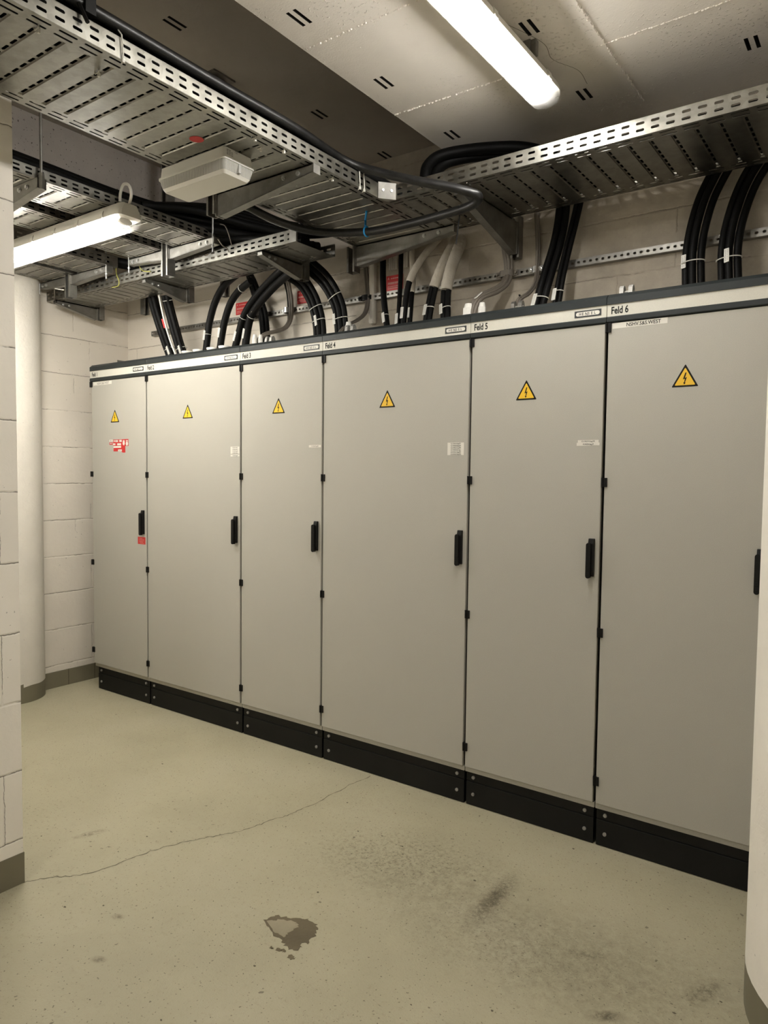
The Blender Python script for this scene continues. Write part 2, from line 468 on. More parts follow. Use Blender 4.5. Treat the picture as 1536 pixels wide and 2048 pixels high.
pts = spline([(x, y, .0006) for x, y in crk], 9)
b = MB(); L, Rr = [], []
for i, p in enumerate(pts):
    d = (pts[min(i+1, len(pts)-1)] - pts[max(i-1, 0)]).normalized(); n_ = Vector((-d.y, d.x, 0))
    p = p + n_ * rnd.uniform(-.006, .006); w = rnd.uniform(.0008, .0026)
    L.append(p + n_*w); Rr.append(p - n_*w)
for i in range(len(L)-1): b.poly([L[i], L[i+1], Rr[i+1], Rr[i]])
b.build('crack', M['crack'], floor)
b = MB()
for k in range(90):
    x, y = rnd.uniform(1.0, 4.1), rnd.uniform(-2.2, -.05); r = rnd.choice((.002, .003, .0035, .005))
    q = [(x + r*rnd.uniform(.5, 1.4)*math.cos(t*PI/3), y + r*rnd.uniform(.4, 1)*math.sin(t*PI/3)) for t in range(6)]
    b.prism(q, lambda p, a: (p[0], p[1], a), 0, .0009)
o = b.build('grit', M['crack'], floor); o['kind'] = 'stuff'

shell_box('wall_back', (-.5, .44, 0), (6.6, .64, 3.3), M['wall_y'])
shell_box('wall_left', (-.42, -5.6, 0), (-.22, .44, 3.3), M['wall_x'])
shell_box('wall_right', (6.4, -5.6, 0), (6.6, .44, 3.3), M['plaster'])
shell_box('wall_rear', (-.22, -5.6, 0), (6.4, -5.4, 3.3), M['plaster'])
shell_box('wall_pier', (.35, -1.86, 0), (1.93, -1.502, 3.2), M['pier'])
shell_box('baseboard_pier', (.345, -1.865, 0), (1.933, -1.499, .113), M['base'])
# base tiles along the left wall
b = MB(); b.box((-.22, -5.4, 0), (-.212, .44, .11))
for y in (-.06, .14, .34): b.box((-.2125, y-.002, 0), (-.2112, y+.002, .11), 1)
struct(b.build('baseboard_left', [M['base'], M['base_joint']], origin=(0, 0, 0)))
# round columns
def column(name, cx, cy, r, top, band, wob, mt='plaster'):
    b = MB(); n = 56
    zs = [0, band - .012, band + .012, .6, 1.2, 1.8, top]
    rg = []
    for z in zs:
        ring = []
        for k in range(n):
            t = 2*PI*k/n; dz = 0
            if abs(z - band) < .02: dz = wob * (math.sin(3*t) + .6*math.sin(7*t+1))
            ring.append((cx + r*math.cos(t), cy + r*math.sin(t), z + dz))
        rg.append(ring)
    b.rings(rg, 0)
    ob = b.build(name, [M[mt], M['base']], origin=(0, 0, 0), smooth_angle=50)
    me = ob.data
    for p in me.polygons:
        if p.center.z < band and len(p.vertices) == 4: p.material_index = 1
    return struct(ob)
column('column_left', -.25, -.44, .205, 3.2, .115, .006)
column('column_right', 4.541, -.505, .40, 3.0, .11, .003, 'plaster_right')
# a low pad of mortar where the left column meets the wall corner
shell_box('trim_1', (-.30, -.32, 0), (-.205, -.24, 2.62), M['plaster'])

# ceiling: low slab on the right with paired slots, deep recess beside it, concrete beam on the left
def slab(name, x0, x1, y0, y1, z, zt, mat, slots, depth=.05):
    b = MB()
    xs = sorted({x0, x1} | {s[0] for s in slots} | {s[1] for s in slots})
    ys = sorted({y0, y1} | {s[2] for s in slots} | {s[3] for s in slots})
    for i in range(len(xs)-1):
        for j in range(len(ys)-1):
            cx, cy = (xs[i]+xs[i+1])/2, (ys[j]+ys[j+1])/2
            if any(s[0] < cx < s[1] and s[2] < cy < s[3] for s in slots):
                a, c, e, f = xs[i], xs[i+1], ys[j], ys[j+1]; w = z + depth
                b.poly([(a,e,w),(a,f,w),(c,f,w),(c,e,w)], 1)
                b.poly([(a,e,z),(a,f,z),(a,f,w),(a,e,w)], 1); b.poly([(c,e,z),(c,e,w),(c,f,w),(c,f,z)], 1)
                b.poly([(a,e,z),(a,e,w),(c,e,w),(c,e,z)], 1); b.poly([(a,f,z),(c,f,z),(c,f,w),(a,f,w)], 1)
            else:
                b.poly([(xs[i],ys[j],z),(xs[i],ys[j+1],z),(xs[i+1],ys[j+1],z),(xs[i+1],ys[j],z)])
    b.poly([(x0,y0,zt),(x1,y0,zt),(x1,y1,zt),(x0,y1,zt)])
    b.poly([(x0,y0,z),(x0,y0,zt),(x0,y1,zt),(x0,y1,z)]); b.poly([(x1,y0,z),(x1,y1,z),(x1,y1,zt),(x1,y0,zt)])
    b.poly([(x0,y0,z),(x1,y0,z),(x1,y0,zt),(x0,y0,zt)]); b.poly([(x0,y1,z),(x0,y1,zt),(x1,y1,zt),(x1,y1,z)])
    return struct(b.build(name, [mat, M['slot']], origin=(0, 0, 0)))
def pair(x, y, l=.084, w=.013, g=.030):
    return [(x-g/2-w/2, x-g/2+w/2, y-l/2, y+l/2), (x+g/2-w/2, x+g/2+w/2, y-l/2, y+l/2)]
sl = []
for x in (2.775, 3.378, 3.976):
    for y in (-1.978, -1.478, -.978, -.498, .02): sl += pair(x, y)
ceil = slab('ceiling', 2.665, 6.5, -5.5, .5, 3.0, 3.35, M['ceiling'], sl)
sl = []
for y in (-.98, -.14, .39): sl += pair(2.137, y)
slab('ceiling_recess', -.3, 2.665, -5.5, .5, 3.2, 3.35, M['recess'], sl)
shell_box('beam', (.45, -5.4, 2.93), (1.0, .44, 3.2), M['concrete'])
# formwork joints standing proud of the ceiling paint
def bead(p0, p1, w, amp, seed, gaps=.15):
    r = random.Random(seed); b = MB(); p0, p1 = Vector(p0), Vector(p1)
    n = int((p1-p0).length / .008); d = (p1-p0).normalized(); s = Vector((-d.y, d.x, 0))
    for k in range(n):
        if r.random() < gaps: continue
        c = p0 + d * (k + r.uniform(-.2, .2)) * .008 + s * r.uniform(-.002, .002)
        ww, hh = w * r.uniform(.4, 1.2), amp * r.uniform(.3, 1.2)
        q = [c + d*.005*math.cos(t*PI/3) + s*ww*math.sin(t*PI/3) for t in range(6)]
        top = [v.lerp(c, .45) - Vector((0, 0, hh)) for v in q]
        b.rings([[(v.x, v.y, 3.0005) for v in q], top])
    return b.build('joint_bead', M['ceiling'], ceil, smooth_angle=60)
bead((2.67,-.833,3), (3.22,-.83,3), .004, .005, 1)
bead((2.67,-.272,3), (3.22,-.266,3), .0045, .005, 2)
bead((3.556,-.267,3), (4.6,-.272,3), .003, .004, 3, .0)
bead((3.558,-1.6,3), (3.557,.2,3), .004, .007, 4, .1)
bead((3.36,-.267,3), (3.556,-.267,3), .003, .003, 5, .3)
b = MB()
q = spline([(3.30,-.62,2.9995),(3.38,-.40,2.9995),(3.37,-.28,2.9995),(3.42,-.16,2.9995),(3.415,-.05,2.9995)], 8)
for i in range(len(q)-1):
    d = (q[i+1]-q[i]).normalized(); s = Vector((-d.y, d.x, 0)) * .0009
    b.poly([q[i]+s, q[i+1]+s, q[i+1]-s, q[i]-s])
b.build('crack', M['crack'], ceil)
# ------------------------------------------------------------------ switchgear cabinets
XS = [0, .6, 1.45, 2.05, 2.90, 3.50, 4.35]
ZD, ZH, ZT = .1785, 2.0885, 2.2
def on_front(x, z, y):
    return lambda p, q: (x + p, y, z + q)
def warning(b, x, z, h=.079):
    """yellow triangle with black border and lightning arrow; x centre, z bottom"""
    w = h * 1.13
    def tri(k, y0, y1, m):
        cx, cz = x, z + h/3; pts = []
        for a, r in ((90, 0), (210, 0), (330, 0)):
            px = cx + k * (2*h/3) * math.cos(math.radians(a)) * (w/2)/(h/math.sqrt(3)) ; pz = cz + k * (2*h/3) * math.sin(math.radians(a))
            for da in (-32, 0, 32):
                t = math.radians(a + da); q = h * .035
                pts.append((px - q*math.cos(math.radians(a)) * .8 + q*math.cos(t), pz - q*math.sin(math.radians(a)) * .8 + q*math.sin(t)))
        pts = pts[::-1]
        b.prism(pts, lambda p, a: (p[0], a, p[1]), y0, y1, m)
    tri(1.0, 0.0, -.0006, 1); tri(.765, -.0003, -.0010, 0)
    s = h
    bolt = [(.005, .64), (-.095, .33), (-.005, .355), (-.035, .19), (-.072, .20), (-.035, .085), (.038, .175), (.0, .18), (.082, .43), (-.005, .395), (.062, .64)]
    b.poly([(x + px*s, -.0013, z + pz*s) for px, pz in bolt][::-1], 1)
def lettered_label(name, x0, x1, z0, z1, lines, size, door, step=None, paper='paper', ink='ink', dx=.18, sq=.8, lip=None):
    b = MB(); b.box((x0, -.0008, z0), (x1, 0, z1))
    if lip: b.box((lip[0], -.0009, lip[2]), (lip[1], 0, lip[3]))
    n = len(lines); step = step or (z1 - z0) / n
    for k, t in enumerate(lines):
        add_text(b, t, size, on_front(x0 + (x1-x0)*dx, z1 - (k+.5)*step - size*.34, -.0013), sq, size*.012, 1)
    return b.build(name, [M[paper], M[ink]], door)

cabs = []
LOOK = ['narrow light grey switchgear cabinet marked Feld 1 with red stickers on its door',
        'wide light grey switchgear cabinet marked Feld 2',
        'narrow light grey switchgear cabinet marked Feld 3',
        'wide light grey switchgear cabinet marked Feld 4',
        'narrow light grey switchgear cabinet marked Feld 5',
        'wide light grey switchgear cabinet marked Feld 6, half hidden by the right column']
HINGE = (2.071, 1.471, .873, .271)
for i in range(6):
    x0, x1 = XS[i], XS[i+1]
    cab = thing('switchgear_cabinet', LOOK[i], 'cabinet', ((x0+x1)/2, .2, 0), 'row of switchgear cabinets')
    # body with roof and the recessed bottom frame under the door
    b = MB(); b.box((x0+.0015, .026, .153), (x1-.0015, .40, 2.197))
    b.box((x0+.002, .013, .153), (x1-.002, .03, .1765))
    body = b.build('body', M['door'], cab, bevel=.002)
    # dark gasket around the door opening
    b = MB()
    b.box((x0+.001, .018, .18), (x0+.016, .0265, 2.09)); b.box((x1-.016, .018, .18), (x1-.001, .0265, 2.09)); b.box((x0+.001, .018, 2.075), (x1-.001, .0265, 2.0925))
    b.build('gasket', M['gasket'], body)
    # door
    b = MB(); b.box((x0+.0068, 0, ZD), (x1-.0058, .019, ZH))
    door = b.build('door', M['door'], cab, bevel=.0025)
    for z in HINGE:
        b = MB(); b.box((x0-.004, -.006, z-.018), (x0+.0185, .012, z+.018))
        b.cyl((x0+.001, -.006, z-.018), (x0+.001, -.006, z+.018), .005, 8)
        b.build('hinge', M['black'], door, bevel=.0015)
    # swivel handle: base with slanted head, lever hanging from it, key hole
    hx, hz0, hz1 = x1 - .043, 1.090, 1.247
    if i == 5: hx = 4.060
    b = MB()
    b.prism([(0, hz0+.006), (-.012, hz0+.006), (-.016, hz0+.03), (-.016, hz1-.020), (-.011, hz1), (0, hz1)], lambda p, a: (a, p[0], p[1]), hx-.004, hx+.020)
    b.build('handle', M['black'], door, bevel=.002)
    b = MB(); lx = hx + .0015
    prof = [(lx + .0095*math.cos(PI*k/12), hz1-.026 + .0095*math.sin(PI*k/12)) for k in range(13)] + [(lx + .0095*math.cos(PI+PI*k/12), hz0+.008 + .0095*math.sin(PI+PI*k/12)) for k in range(13)]
    b.prism(prof, lambda p, a: (p[0], a, p[1]), -.027, -.009)
    b.cyl((lx, -.028, hz0+.036), (lx, -.0265, hz0+.036), .0065, 14)
    for k in range(3): b.box((lx-.004, -.0282, hz0+.022-.004*k), (lx+.004, -.0265, hz0+.024-.004*k))
    b.build('handle_lever', M['black'], door, bevel=.0015)
    # warning triangle
    wx = {0: .268, 1: .997, 2: 1.740, 3: 2.453, 4: 3.167, 5: 3.796}[i]; wz = {5: 1.828}.get(i, 1.812)
    b = MB(); warning(b, wx, wz); b.build('warning_sign', [M['yellow'], M['ink']], door)
    # header: white strip between two anthracite bands, chamfered on top
    b = MB()
    T = lambda p, a: (a, p[0], p[1])
    xl = x0 + .0012 if i else x0 - .004
    b.prism([(-.004, 2.0905), (.02, 2.0905), (.02, 2.1135), (-.004, 2.1135), (-.007, 2.110), (-.007, 2.094)], T, xl, x1-.0012, 1)
    b.prism([(-.003, 2.1135), (.02, 2.1135), (.02, 2.160), (-.003, 2.160)], T, xl, x1-.0012, 0)
    b.prism([(-.007, 2.160), (.026, 2.160), (.03, 2.2015), (.012, 2.2015), (-.007, 2.186)], T, xl, x1-.0012, 1)
    head = b.build('header', [M['header'], M['anthracite']], cab)
    b = MB(); add_text(b, 'Feld %d' % (i+1), .038, on_front(x0+.016, 2.1232, -.0034), .72, .0010)
    b.build('lettering', M['ink'], head)
    # name plate: dark plate, pale rounded field, spaced capitals
    px0, px1, pz0, pz1 = x1-.130, x1-.022, 2.1235, 2.1495
    b = MB(); b.box((px0, -.0042, pz0), (px1, -.003, pz1), 0)
    fld = [(px0+.014 + .0080*math.cos(t), (pz0+pz1)/2 + .0080*math.sin(t)) for t in [PI/2 + PI*k/8 for k in range(9)]] + \
          [(px1-.014 + .0080*math.cos(t), (pz0+pz1)/2 + .0080*math.sin(t)) for t in [-PI/2 + PI*k/8 for k in range(9)]]
    b.poly([(p[0], -.0045, p[1]) for p in fld], 1)
    for k, ch in enumerate('HENSEL'):
        add_text(b, ch, .0145 if ch != 'N' else .0165, on_front(px0+.0185+.0122*k, (pz0+pz1)/2 - (.005 if ch != 'N' else .0065), -.0049), .85, .0004, 0)
    b.build('name_plate', [M['logo_dark'], M['paper']], head)
    # plinth with two plates, bolts at the corners
    pl0 = x0 + (.028 if i == 0 else .006); pl1 = x1 - .006
    b = MB()
    b.box((pl0, .024, .002), (pl1, .39, .152)); b.box((pl0, .0205, .111), (pl1, .03, .152)); b.box((pl0, .0185, .002), (pl1, .03, .1085))
    plin = b.build('plinth', M['plinth'], cab, bevel=.0012)
    for bx in (pl0+.036, pl1-.036):
        for bz in (.131, .054):
            b = MB(); b.cyl((bx, .021, bz), (bx, .0135, bz), .0075, 14); b.cyl((bx, .0140, bz), (bx, .0125, bz), .0045, 6)
            b.build('bolt', M['galv_dull'], plin)
    cabs.append((cab, body, door, plin))
# stickers
d = cabs[0][2]
lettered_label('label_strip', .030, .235, 2.063, 2.084, ['NSHV.S&S.WEST'], .020, d, dx=.2, sq=.95, ink='ink_soft')
lettered_label('label_strip', 3.522, 3.728, 2.066, 2.0875, ['NSHV.S&S.WEST'], .0195, cabs[5][2], dx=.26, sq=.92)
TX = ['-FL.V1/NVA.N Steg EP1', '-FL.V1/NVA.N Steg EP4', '-FL.V1/NVA.N Steg EP5', '-FL.V1/NVA.N NL Steg', '-FL.V1/NVA.N Steg EG1', '-FL.V1/NVA.N Steg EG2']
lettered_label('label', 1.368, 1.440, 1.598, 1.638, TX[:4], .0072, cabs[1][2], dx=.22, sq=.62)
lettered_label('label', 1.368, 1.440, 1.582, 1.5935, TX[4:5], .0072, cabs[1][2], dx=.24, sq=.62)
lettered_label('label', 1.958, 2.040, 1.627, 1.6385, ['-FL.V1/NVA.N Steg EP2'], .008, cabs[2][2], dx=.2, sq=.64)
lettered_label('label', 2.790, 2.874, 1.582, 1.638, TX, .0082, cabs[3][2], dx=.19, sq=.66)
lettered_label('label', 3.391, 3.484, 1.616, 1.628, ['-FL.NUZ.N Steg EP'], .0085, cabs[4][2], dx=.27, sq=.66)
lettered_label('label', 3.3955, 3.480, 1.628, 1.6385, ['-FL.V1/NUV.N Steg EPX'], .0085, cabs[4][2], dx=.17, sq=.66)
# red and white instruction sticker on Feld 1, partly peeled
b = MB(); X = lambda u: .206 + u * .206; Z = lambda v: 1.700 - v * .087
def rect(u0, v0, u1, v1, m, k=1): b.box((X(u0), -.0006*k, Z(v1)), (X(u1), 0, Z(v0)), m)
b.prism([(X(u), Z(v)) for u, v in ((.2,.02),(1,0),(1,.52),(.84,.52),(.84,1),(.70,1),(.62,.9),(.22,.9),(.22,.5),(.2,.48))][::-1], lambda p, a: (p[0], a, p[1]), 0, -.0007, 0)
rect(0, .02, .17, .18, 1); rect(0, .22, .18, .40, 0)
for q in ((.32,.06,.46,.2),(.53,.05,.66,.2),(.2,.3,.32,.44),(.42,.3,.62,.45),(.22,.5,.62,.64),(.46,.76,.66,.9),(.04,.27,.08,.34),(.11,.27,.15,.34),(.23,.07,.29,.18)): rect(*q, 1, 2)
for cx, cz in ((.765,.30),(.93,.34)):
    b.poly([(X(cx)+.012*math.cos(t*PI/8), -.0014, Z(cz)+.014*math.sin(t*PI/8)) for t in range(16)], 1)
for cx in (.765, .93): b.prism([(X(cx)-.014, Z(.16)), (X(cx)+.014, Z(.16)), (X(cx)+.004, Z(.08)), (X(cx)-.004, Z(.08))], lambda p, a: (p[0], a, p[1]), -.0013, -.0005, 1)
for q in ((.06,.07,.1,.13),(.37,.12,.42,.14),(.5,.83,.6,.85)): rect(*q, 2, 3)
b.build('instruction_sticker', [M['red'], M['paper'], M['ink_soft']], d)
b = MB(); b.box((.505, -.0007, 1.030), (.583, 0, 1.076), 0)
for k, (a, c) in enumerate(((.25,.62),(.2,.85),(.2,.85),(.2,.7),(.3,.85))):
    for w in range(4):
        s0 = .505+.078*(a+(c-a)*w/4); b.box((s0, -.0010, 1.0665-.0078*k), (s0+.078*(c-a)/4*.75, 0, 1.0690-.0078*k), 1)
b.build('instruction_sticker', [M['red'], M['pale_red']], d)
# things bolted to the roofs: lifting brackets, cable glands and entry rings
def lifting(x, y, body, mat='galv_dull', s=1.25):
    b = MB()
    for dx in (-.020, .008):
        b.prism([(-.011, 0), (.011, 0), (.008, .026), (.003, .034), (-.003, .034), (-.008, .026)], lambda p, a: (a, y + p[0]*1.4*s, 2.197 + p[1]*s), x+dx*s, x+(dx+.013)*s)
    b.box((x-.035*s, y-.016, 2.196), (x+.035*s, y+.016, 2.201))
    b.cyl((x-.022*s, y, 2.215), (x+.024*s, y, 2.215), .005, 8)
    b.build('lifting_bracket', M[mat], body)
lifting(1.615, .06, cabs[2][1]); lifting(2.178, .06, cabs[3][1]); lifting(3.09, .06, cabs[4][1], 'galv2'); lifting(3.555, .06, cabs[5][1])
b = MB(); b.prism([(0, 0), (.05, 0), (.05, .004), (.004, .004), (.004, .022), (0, .022)], lambda p, a: (.18 + p[0], a, 2.197 + p[1]*1.6), .08, .16); b.build('roof_bracket', M['galv2'], cabs[0][1])
for x in (.762, .867, .997, 1.105):
    b = MB(); b.cyl((x, .19, 2.197), (x, .19, 2.243), .034, 24); b.cyl((x, .19, 2.243), (x, .19, 2.252), .037, 24)
    b.build('entry_ring', M['tag'], cabs[1][1], smooth_angle=40)
def gland(x, y, r, body, mat='tag'):
    b = MB(); b.cyl((x, y, 2.197), (x, y, 2.232), r*1.25, 20); b.cyl((x, y, 2.232), (x, y, 2.262), r*1.12, 6); b.cyl((x, y, 2.262), (x, y, 2.282), r, 16, r2=r*.75)
    b.build('cable_gland', M[mat], body, smooth_angle=35)
gland(2.802, .15, .024, cabs[3][1]); gland(2.866, .16, .016, cabs[3][1])
for dx, dy in ((0,0),(.024,.018),(.046,.0),(.020,-.022)): gland(1.395+dx, .16+dy, .012, cabs[1][1])
gland(2.085, .16, .016, cabs[3][1])

# ------------------------------------------------------------------ cable trays
ZB = 2.70
def tray_base(b, T, l0, l1, w0, w1, ribp, m=0):
    """perforated bottom: two staggered rows of long slots at each edge, cross grooves with short slots"""
    e = .026
    F = lambda u, v: T(u, v, 0)
    n = max(1, int((l1 - l0) / ribp))
    for s, a in ((0, w0+.002), (.5, w0+.002+e), (.5, w1-.002-2*e), (0, w1-.002-e)):
        for k in range(n):
            u0 = l0 + k*ribp; u1 = l0 + (k+1)*ribp if k < n-1 else l1
            uc = u0 + ribp*(.5 if s == 0 else .5); au = ribp*.36
            if s == 0: uc = u0 + ribp*.5
            b.cell(F, u0, u1, a, a+e, uc, a+e/2 + (.002 if a < (w0+w1)/2 else -.002), au, .0042, m)
    b.quad(F, l0, l1, w0, w0+.002, m); b.quad(F, l0, l1, w1-.002, w1, m)
    f0, f1 = w0+.002+2*e, w1-.002-2*e
    ns = max(2, round((f1-f0-.012)/.048)); pit = (f1-f0-.012)/ns
    for k in range(n):
        u0 = l0 + k*ribp; u1 = l0 + (k+1)*ribp if k < n-1 else l1
        g = u0 + ribp*.62; h = .0035
        b.quad(F, u0, g-.0085, f0, f1, m); b.quad(F, g+.0085, u1, f0, f1, m)
        b.quad(F, g-.0085, g+.0085, f0, f0+.006, m); b.quad(F, g-.0085, g+.0085, f1-.006, f1, m)
        a0, a1 = f0+.006, f1-.006
        up = lambda u, v: T(u, v, h)
        b.poly([T(g-.0085, a0, 0), T(g-.006, a0+.004, h), T(g-.006, a1-.004, h), T(g-.0085, a1, 0)], m)
        b.poly([T(g+.0085, a0, 0), T(g+.0085, a1, 0), T(g+.006, a1-.004, h), T(g+.006, a0+.004, h)], m)
        b.poly([T(g-.0085, a0, 0), T(g+.0085, a0, 0), T(g+.006, a0+.004, h), T(g-.006, a0+.004, h)], m)
        b.poly([T(g-.0085, a1, 0), T(g-.006, a1-.004, h), T(g+.006, a1-.004, h), T(g+.0085, a1, 0)], m)
        p2 = (a1 - a0 - .008)/ns
        for q in range(ns):
            v0 = a0+.004 + q*p2
            au = .0045; av = p2*.36
            b.cell(up, g-.006, g+.006, v0, v0+p2, g, v0+p2/2, au, av, m)
def tray_rail(b, T, l0, l1, w, side, hr, pitch, m=0):
    """upright edge with two rows of slots and a rolled lip; side = +1 or -1 points outward"""
    F = lambda u, h: T(u, w, h)
    n = max(1, int((l1-l0)/pitch))
    hm = hr * .5
    for k in range(n):
        u0 = l0 + k*pitch; u1 = l0+(k+1)*pitch if k < n-1 else l1
        b.cell(F, u0, u1, 0, hm, u0+pitch/2, hr*.30, pitch*.28, .0046, m)
        b.cell(F, u0, u1, hm, hr-.006, u0+pitch/2, hr*.70, pitch*.28, .0046, m)
    L = [(0, hr-.006), (0, hr), (-.002*side, hr+.002), (-.006*side, hr+.002), (-.008*side, hr), (-.008*side, hr-.004)]
    for (a, h0), (c, h1) in zip(L, L[1:]):
        b.poly([T(l0, w+a, h0), T(l1, w+a, h0), T(l1, w+c, h1), T(l0, w+c, h1)], m)
def make_tray(label, group, axis, l0, l1, w0, w1, z, ribp=.077, slotp=.0515, hr=.06, rails=None, base2=None):
    T = (lambda u, v, h: (u, v, z+h)) if axis == 'x' else (lambda u, v, h: (v, u, z+h))
    t = thing('cable_tray', label, 'cable tray', T((l0+l1)/2, (w0+w1)/2, 0), group)
    b = MB(); tray_base(b, T, l0, l1, w0, w1, ribp); base = b.build('base_plate', M['galv'], t, solid=.0015)
    for (a, c, w, s) in (rails or ((l0, l1, w0, -1), (l0, l1, w1, 1))):
        b = MB(); tray_rail(b, T, a, c, w, s, hr, slotp); b.build('side_rail', M['galv'], t, solid=.0015)
    return t, base
G = 'galvanized cable trays'
t1, t1b = make_tray('wide perforated cable tray crossing the upper left corner toward the back wall', G, 'y', -3.0, .325, 2.047, 2.55, ZB, rails=((-3.0, .325, 2.047, -1), (-3.0, -.222, 2.55, 1)))
t4, t4b = make_tray('perforated cable tray running along the back wall above Feld 5 and Feld 6', G, 'x', 2.5505, 4.3, -.165, .325, ZB, rails=((2.60, 4.3, -.165, -1), (2.05, 4.3, .325, 1)))
# corner plate with two bolts, and the triangular gusset under it
b = MB()
p0, p1 = Vector((2.551, -.224, 0)), Vector((2.603, -.163, 0)); d_ = (p1-p0).normalized(); nn = Vector((d_.y, -d_.x, 0))
b.poly([tuple(p0+nn*.002+Vector((0,0,ZB-.004))), tuple(p1+nn*.002+Vector((0,0,ZB-.004))), tuple(p1+nn*.002+Vector((0,0,ZB+.066))), tuple(p0+nn*.002+Vector((0,0,ZB+.066)))])
b.poly([tuple(p0+nn*.002+Vector((0,0,ZB+.066))), tuple(p1+nn*.002+Vector((0,0,ZB+.066))), tuple(p1-nn*.008+Vector((0,0,ZB+.068))), tuple(p0-nn*.008+Vector((0,0,ZB+.068)))])
b.poly([(2.5505,-.224,ZB), (2.603,-.165,ZB), (2.5505,-.165,ZB)])
cp = b.build('corner_plate', M['galv_dull'], t4, solid=.002)
for k in (.26, .74):
    c = p0.lerp(p1, k) + Vector((0, 0, ZB+.032)); b = MB(); b.cyl(c+nn*.002, c+nn*.008, .0055, 12); b.cyl(c+nn*.003, c+nn*.011, .003, 8); b.build('bolt', M['steel'], cp)
b = MB()
for k in range(24):
    pass
b.poly([(2.331+.026*math.cos(t*PI/10), -1.038+.026*math.sin(t*PI/10), ZB-.0015) for t in range(20)])
b.build('inspection_stamp', M['red'], t1)
t3, t3b = make_tray('lower cable tray along the back wall above Feld 1 to Feld 3', G, 'x', -.19, 2.04, -.195, .10, 2.61, slotp=.0503)
b = MB(); b.box((2.0, -.20, 2.608), (2.046, -.190, 2.672)); b.build('end_piece', M['galv2'], t3)
make_tray('narrow cable tray at upper left, nearest to the wide tray, with dark side rail', G, 'y', -1.495, -.225, 1.235, 1.495, ZB, hr=.045)
make_tray('narrow cable tray in the middle behind the lit hanging lamp', G, 'y', -1.495, -.225, .86, 1.13, ZB, hr=.045)
make_tray('narrow cable tray above the hanging lamp, left of the double hanger', G, 'y', -1.495, -.215, .335, .63, ZB)
make_tray('narrow cable tray farthest left beside the round column', G, 'y', -1.495, -.26, -.03, .275, ZB)
# white ties hooked over the rail of the wide tray
for y in (-1.50, -.365, -.335):
    b = MB(); b.tube([(2.54, y, ZB+.085), (2.556, y, ZB+.066), (2.557, y+.004, ZB+.02), (2.556, y+.006, ZB-.006), (2.545, y+.006, ZB-.010)], .0022, 6); b.obox((2.555, y+.006, ZB-.004), (.003,0,0), (0,.004,0), (0,0,.006))
    b.build('cable_tie', M['white_tie'], t1)

for x, y in ((2.512, -.93), (2.53, -.80), (2.47, -.86), (2.50, -.62), (2.515, -.50), (2.36, -.55), (2.49, -1.72), (2.43, -1.50)):
    b = MB(); b.tube([(x-.012, y, ZB+.004), (x-.008, y, ZB-.004), (x+.008, y, ZB-.004), (x+.012, y, ZB+.004)], .0022, 6); b.obox((x+.004, y+.004, ZB-.008), (.004,0,0), (0,.0035,0), (0,0,.006))
    b.build('cable_tie', M['white_tie'], t1)

# ------------------------------------------------------------------ brackets and hangers
def c_profile(b, x, y, z0, z1, w=.040, dpt=.040, face='x', m=0, t=.004, lip=.011):
    """open strut channel, the mouth toward -y"""
    h = w/2
    P = [(-h, -dpt/2), (-h+lip, -dpt/2), (-h+lip, -dpt/2+t), (-h+t, -dpt/2+t), (-h+t, dpt/2-t), (h-t, dpt/2-t), (h-t, -dpt/2+t), (h-lip, -dpt/2+t), (h-lip, -dpt/2), (h, -dpt/2), (h, dpt/2), (-h, dpt/2)]
    if face == 'x': P = [(-p[1], p[0]) for p in P]
    # two halves keep every face convex
    A = [b.vert((x+p[0], y+p[1], z0)) for p in P]; B = [b.vert((x+p[0], y+p[1], z1)) for p in P]
    n = len(P)
    for k in range(n): b.face((A[k], A[(k+1) % n], B[(k+1) % n], B[k]), m)
    b.face(A[::-1], m); b.face(B, m)
def arm(b, p, d, L, h0, h1, w=.038, m=0, t=.004):
    """tapered cantilever: top edge horizontal from point p along unit vector d"""
    p, d = Vector(p), Vector(d); s = Vector((-d.y, d.x, 0)); up = Vector((0, 0, 1))
    for sg in (-1, 1):
        o = s * sg * (w/2 - t/2)
        side = [p+o, p+o+d*L, p+o+d*L-up*h1, p+o+d*.02-up*h0, p+o-up*h0]
        A = [b.vert(q - s*t/2) for q in side]; B = [b.vert(q + s*t/2) for q in side]
        for k in range(5): b.face((A[k], A[(k+1)%5], B[(k+1)%5], B[k]), m)
        b.face(A[::-1], m); b.face(B, m)
    b.obox(p + d*L/2 - up*t/2, d*L/2, s*w/2, up*t/2, m)
    q0, q1 = p + d*.02 - up*h0, p + d*L - up*h1
    b.obox((q0+q1)/2, (q1-q0)/2, s*w/2, up*t/2, m)
    b.obox(p - up*h0/2 + d*.004, d*.004, s*(w/2+.004), up*h0/2, m)
    b.obox(p + d*(L-.002) - up*h1/2, d*.002, s*w/2, up*h1/2, m)
def rod(b, x, y, z0, z1, r=.004):
    b.cyl((x, y, z0), (x, y, z1), r, 8)
def bolt_at(b, c, n, r=.008):
    c, n = Vector(c), Vector(n); b.cyl(c, c+n*.003, r*1.25, 14); b.cyl(c, c+n*.008, r, 6)
GB = 'tray hangers and cantilever brackets'
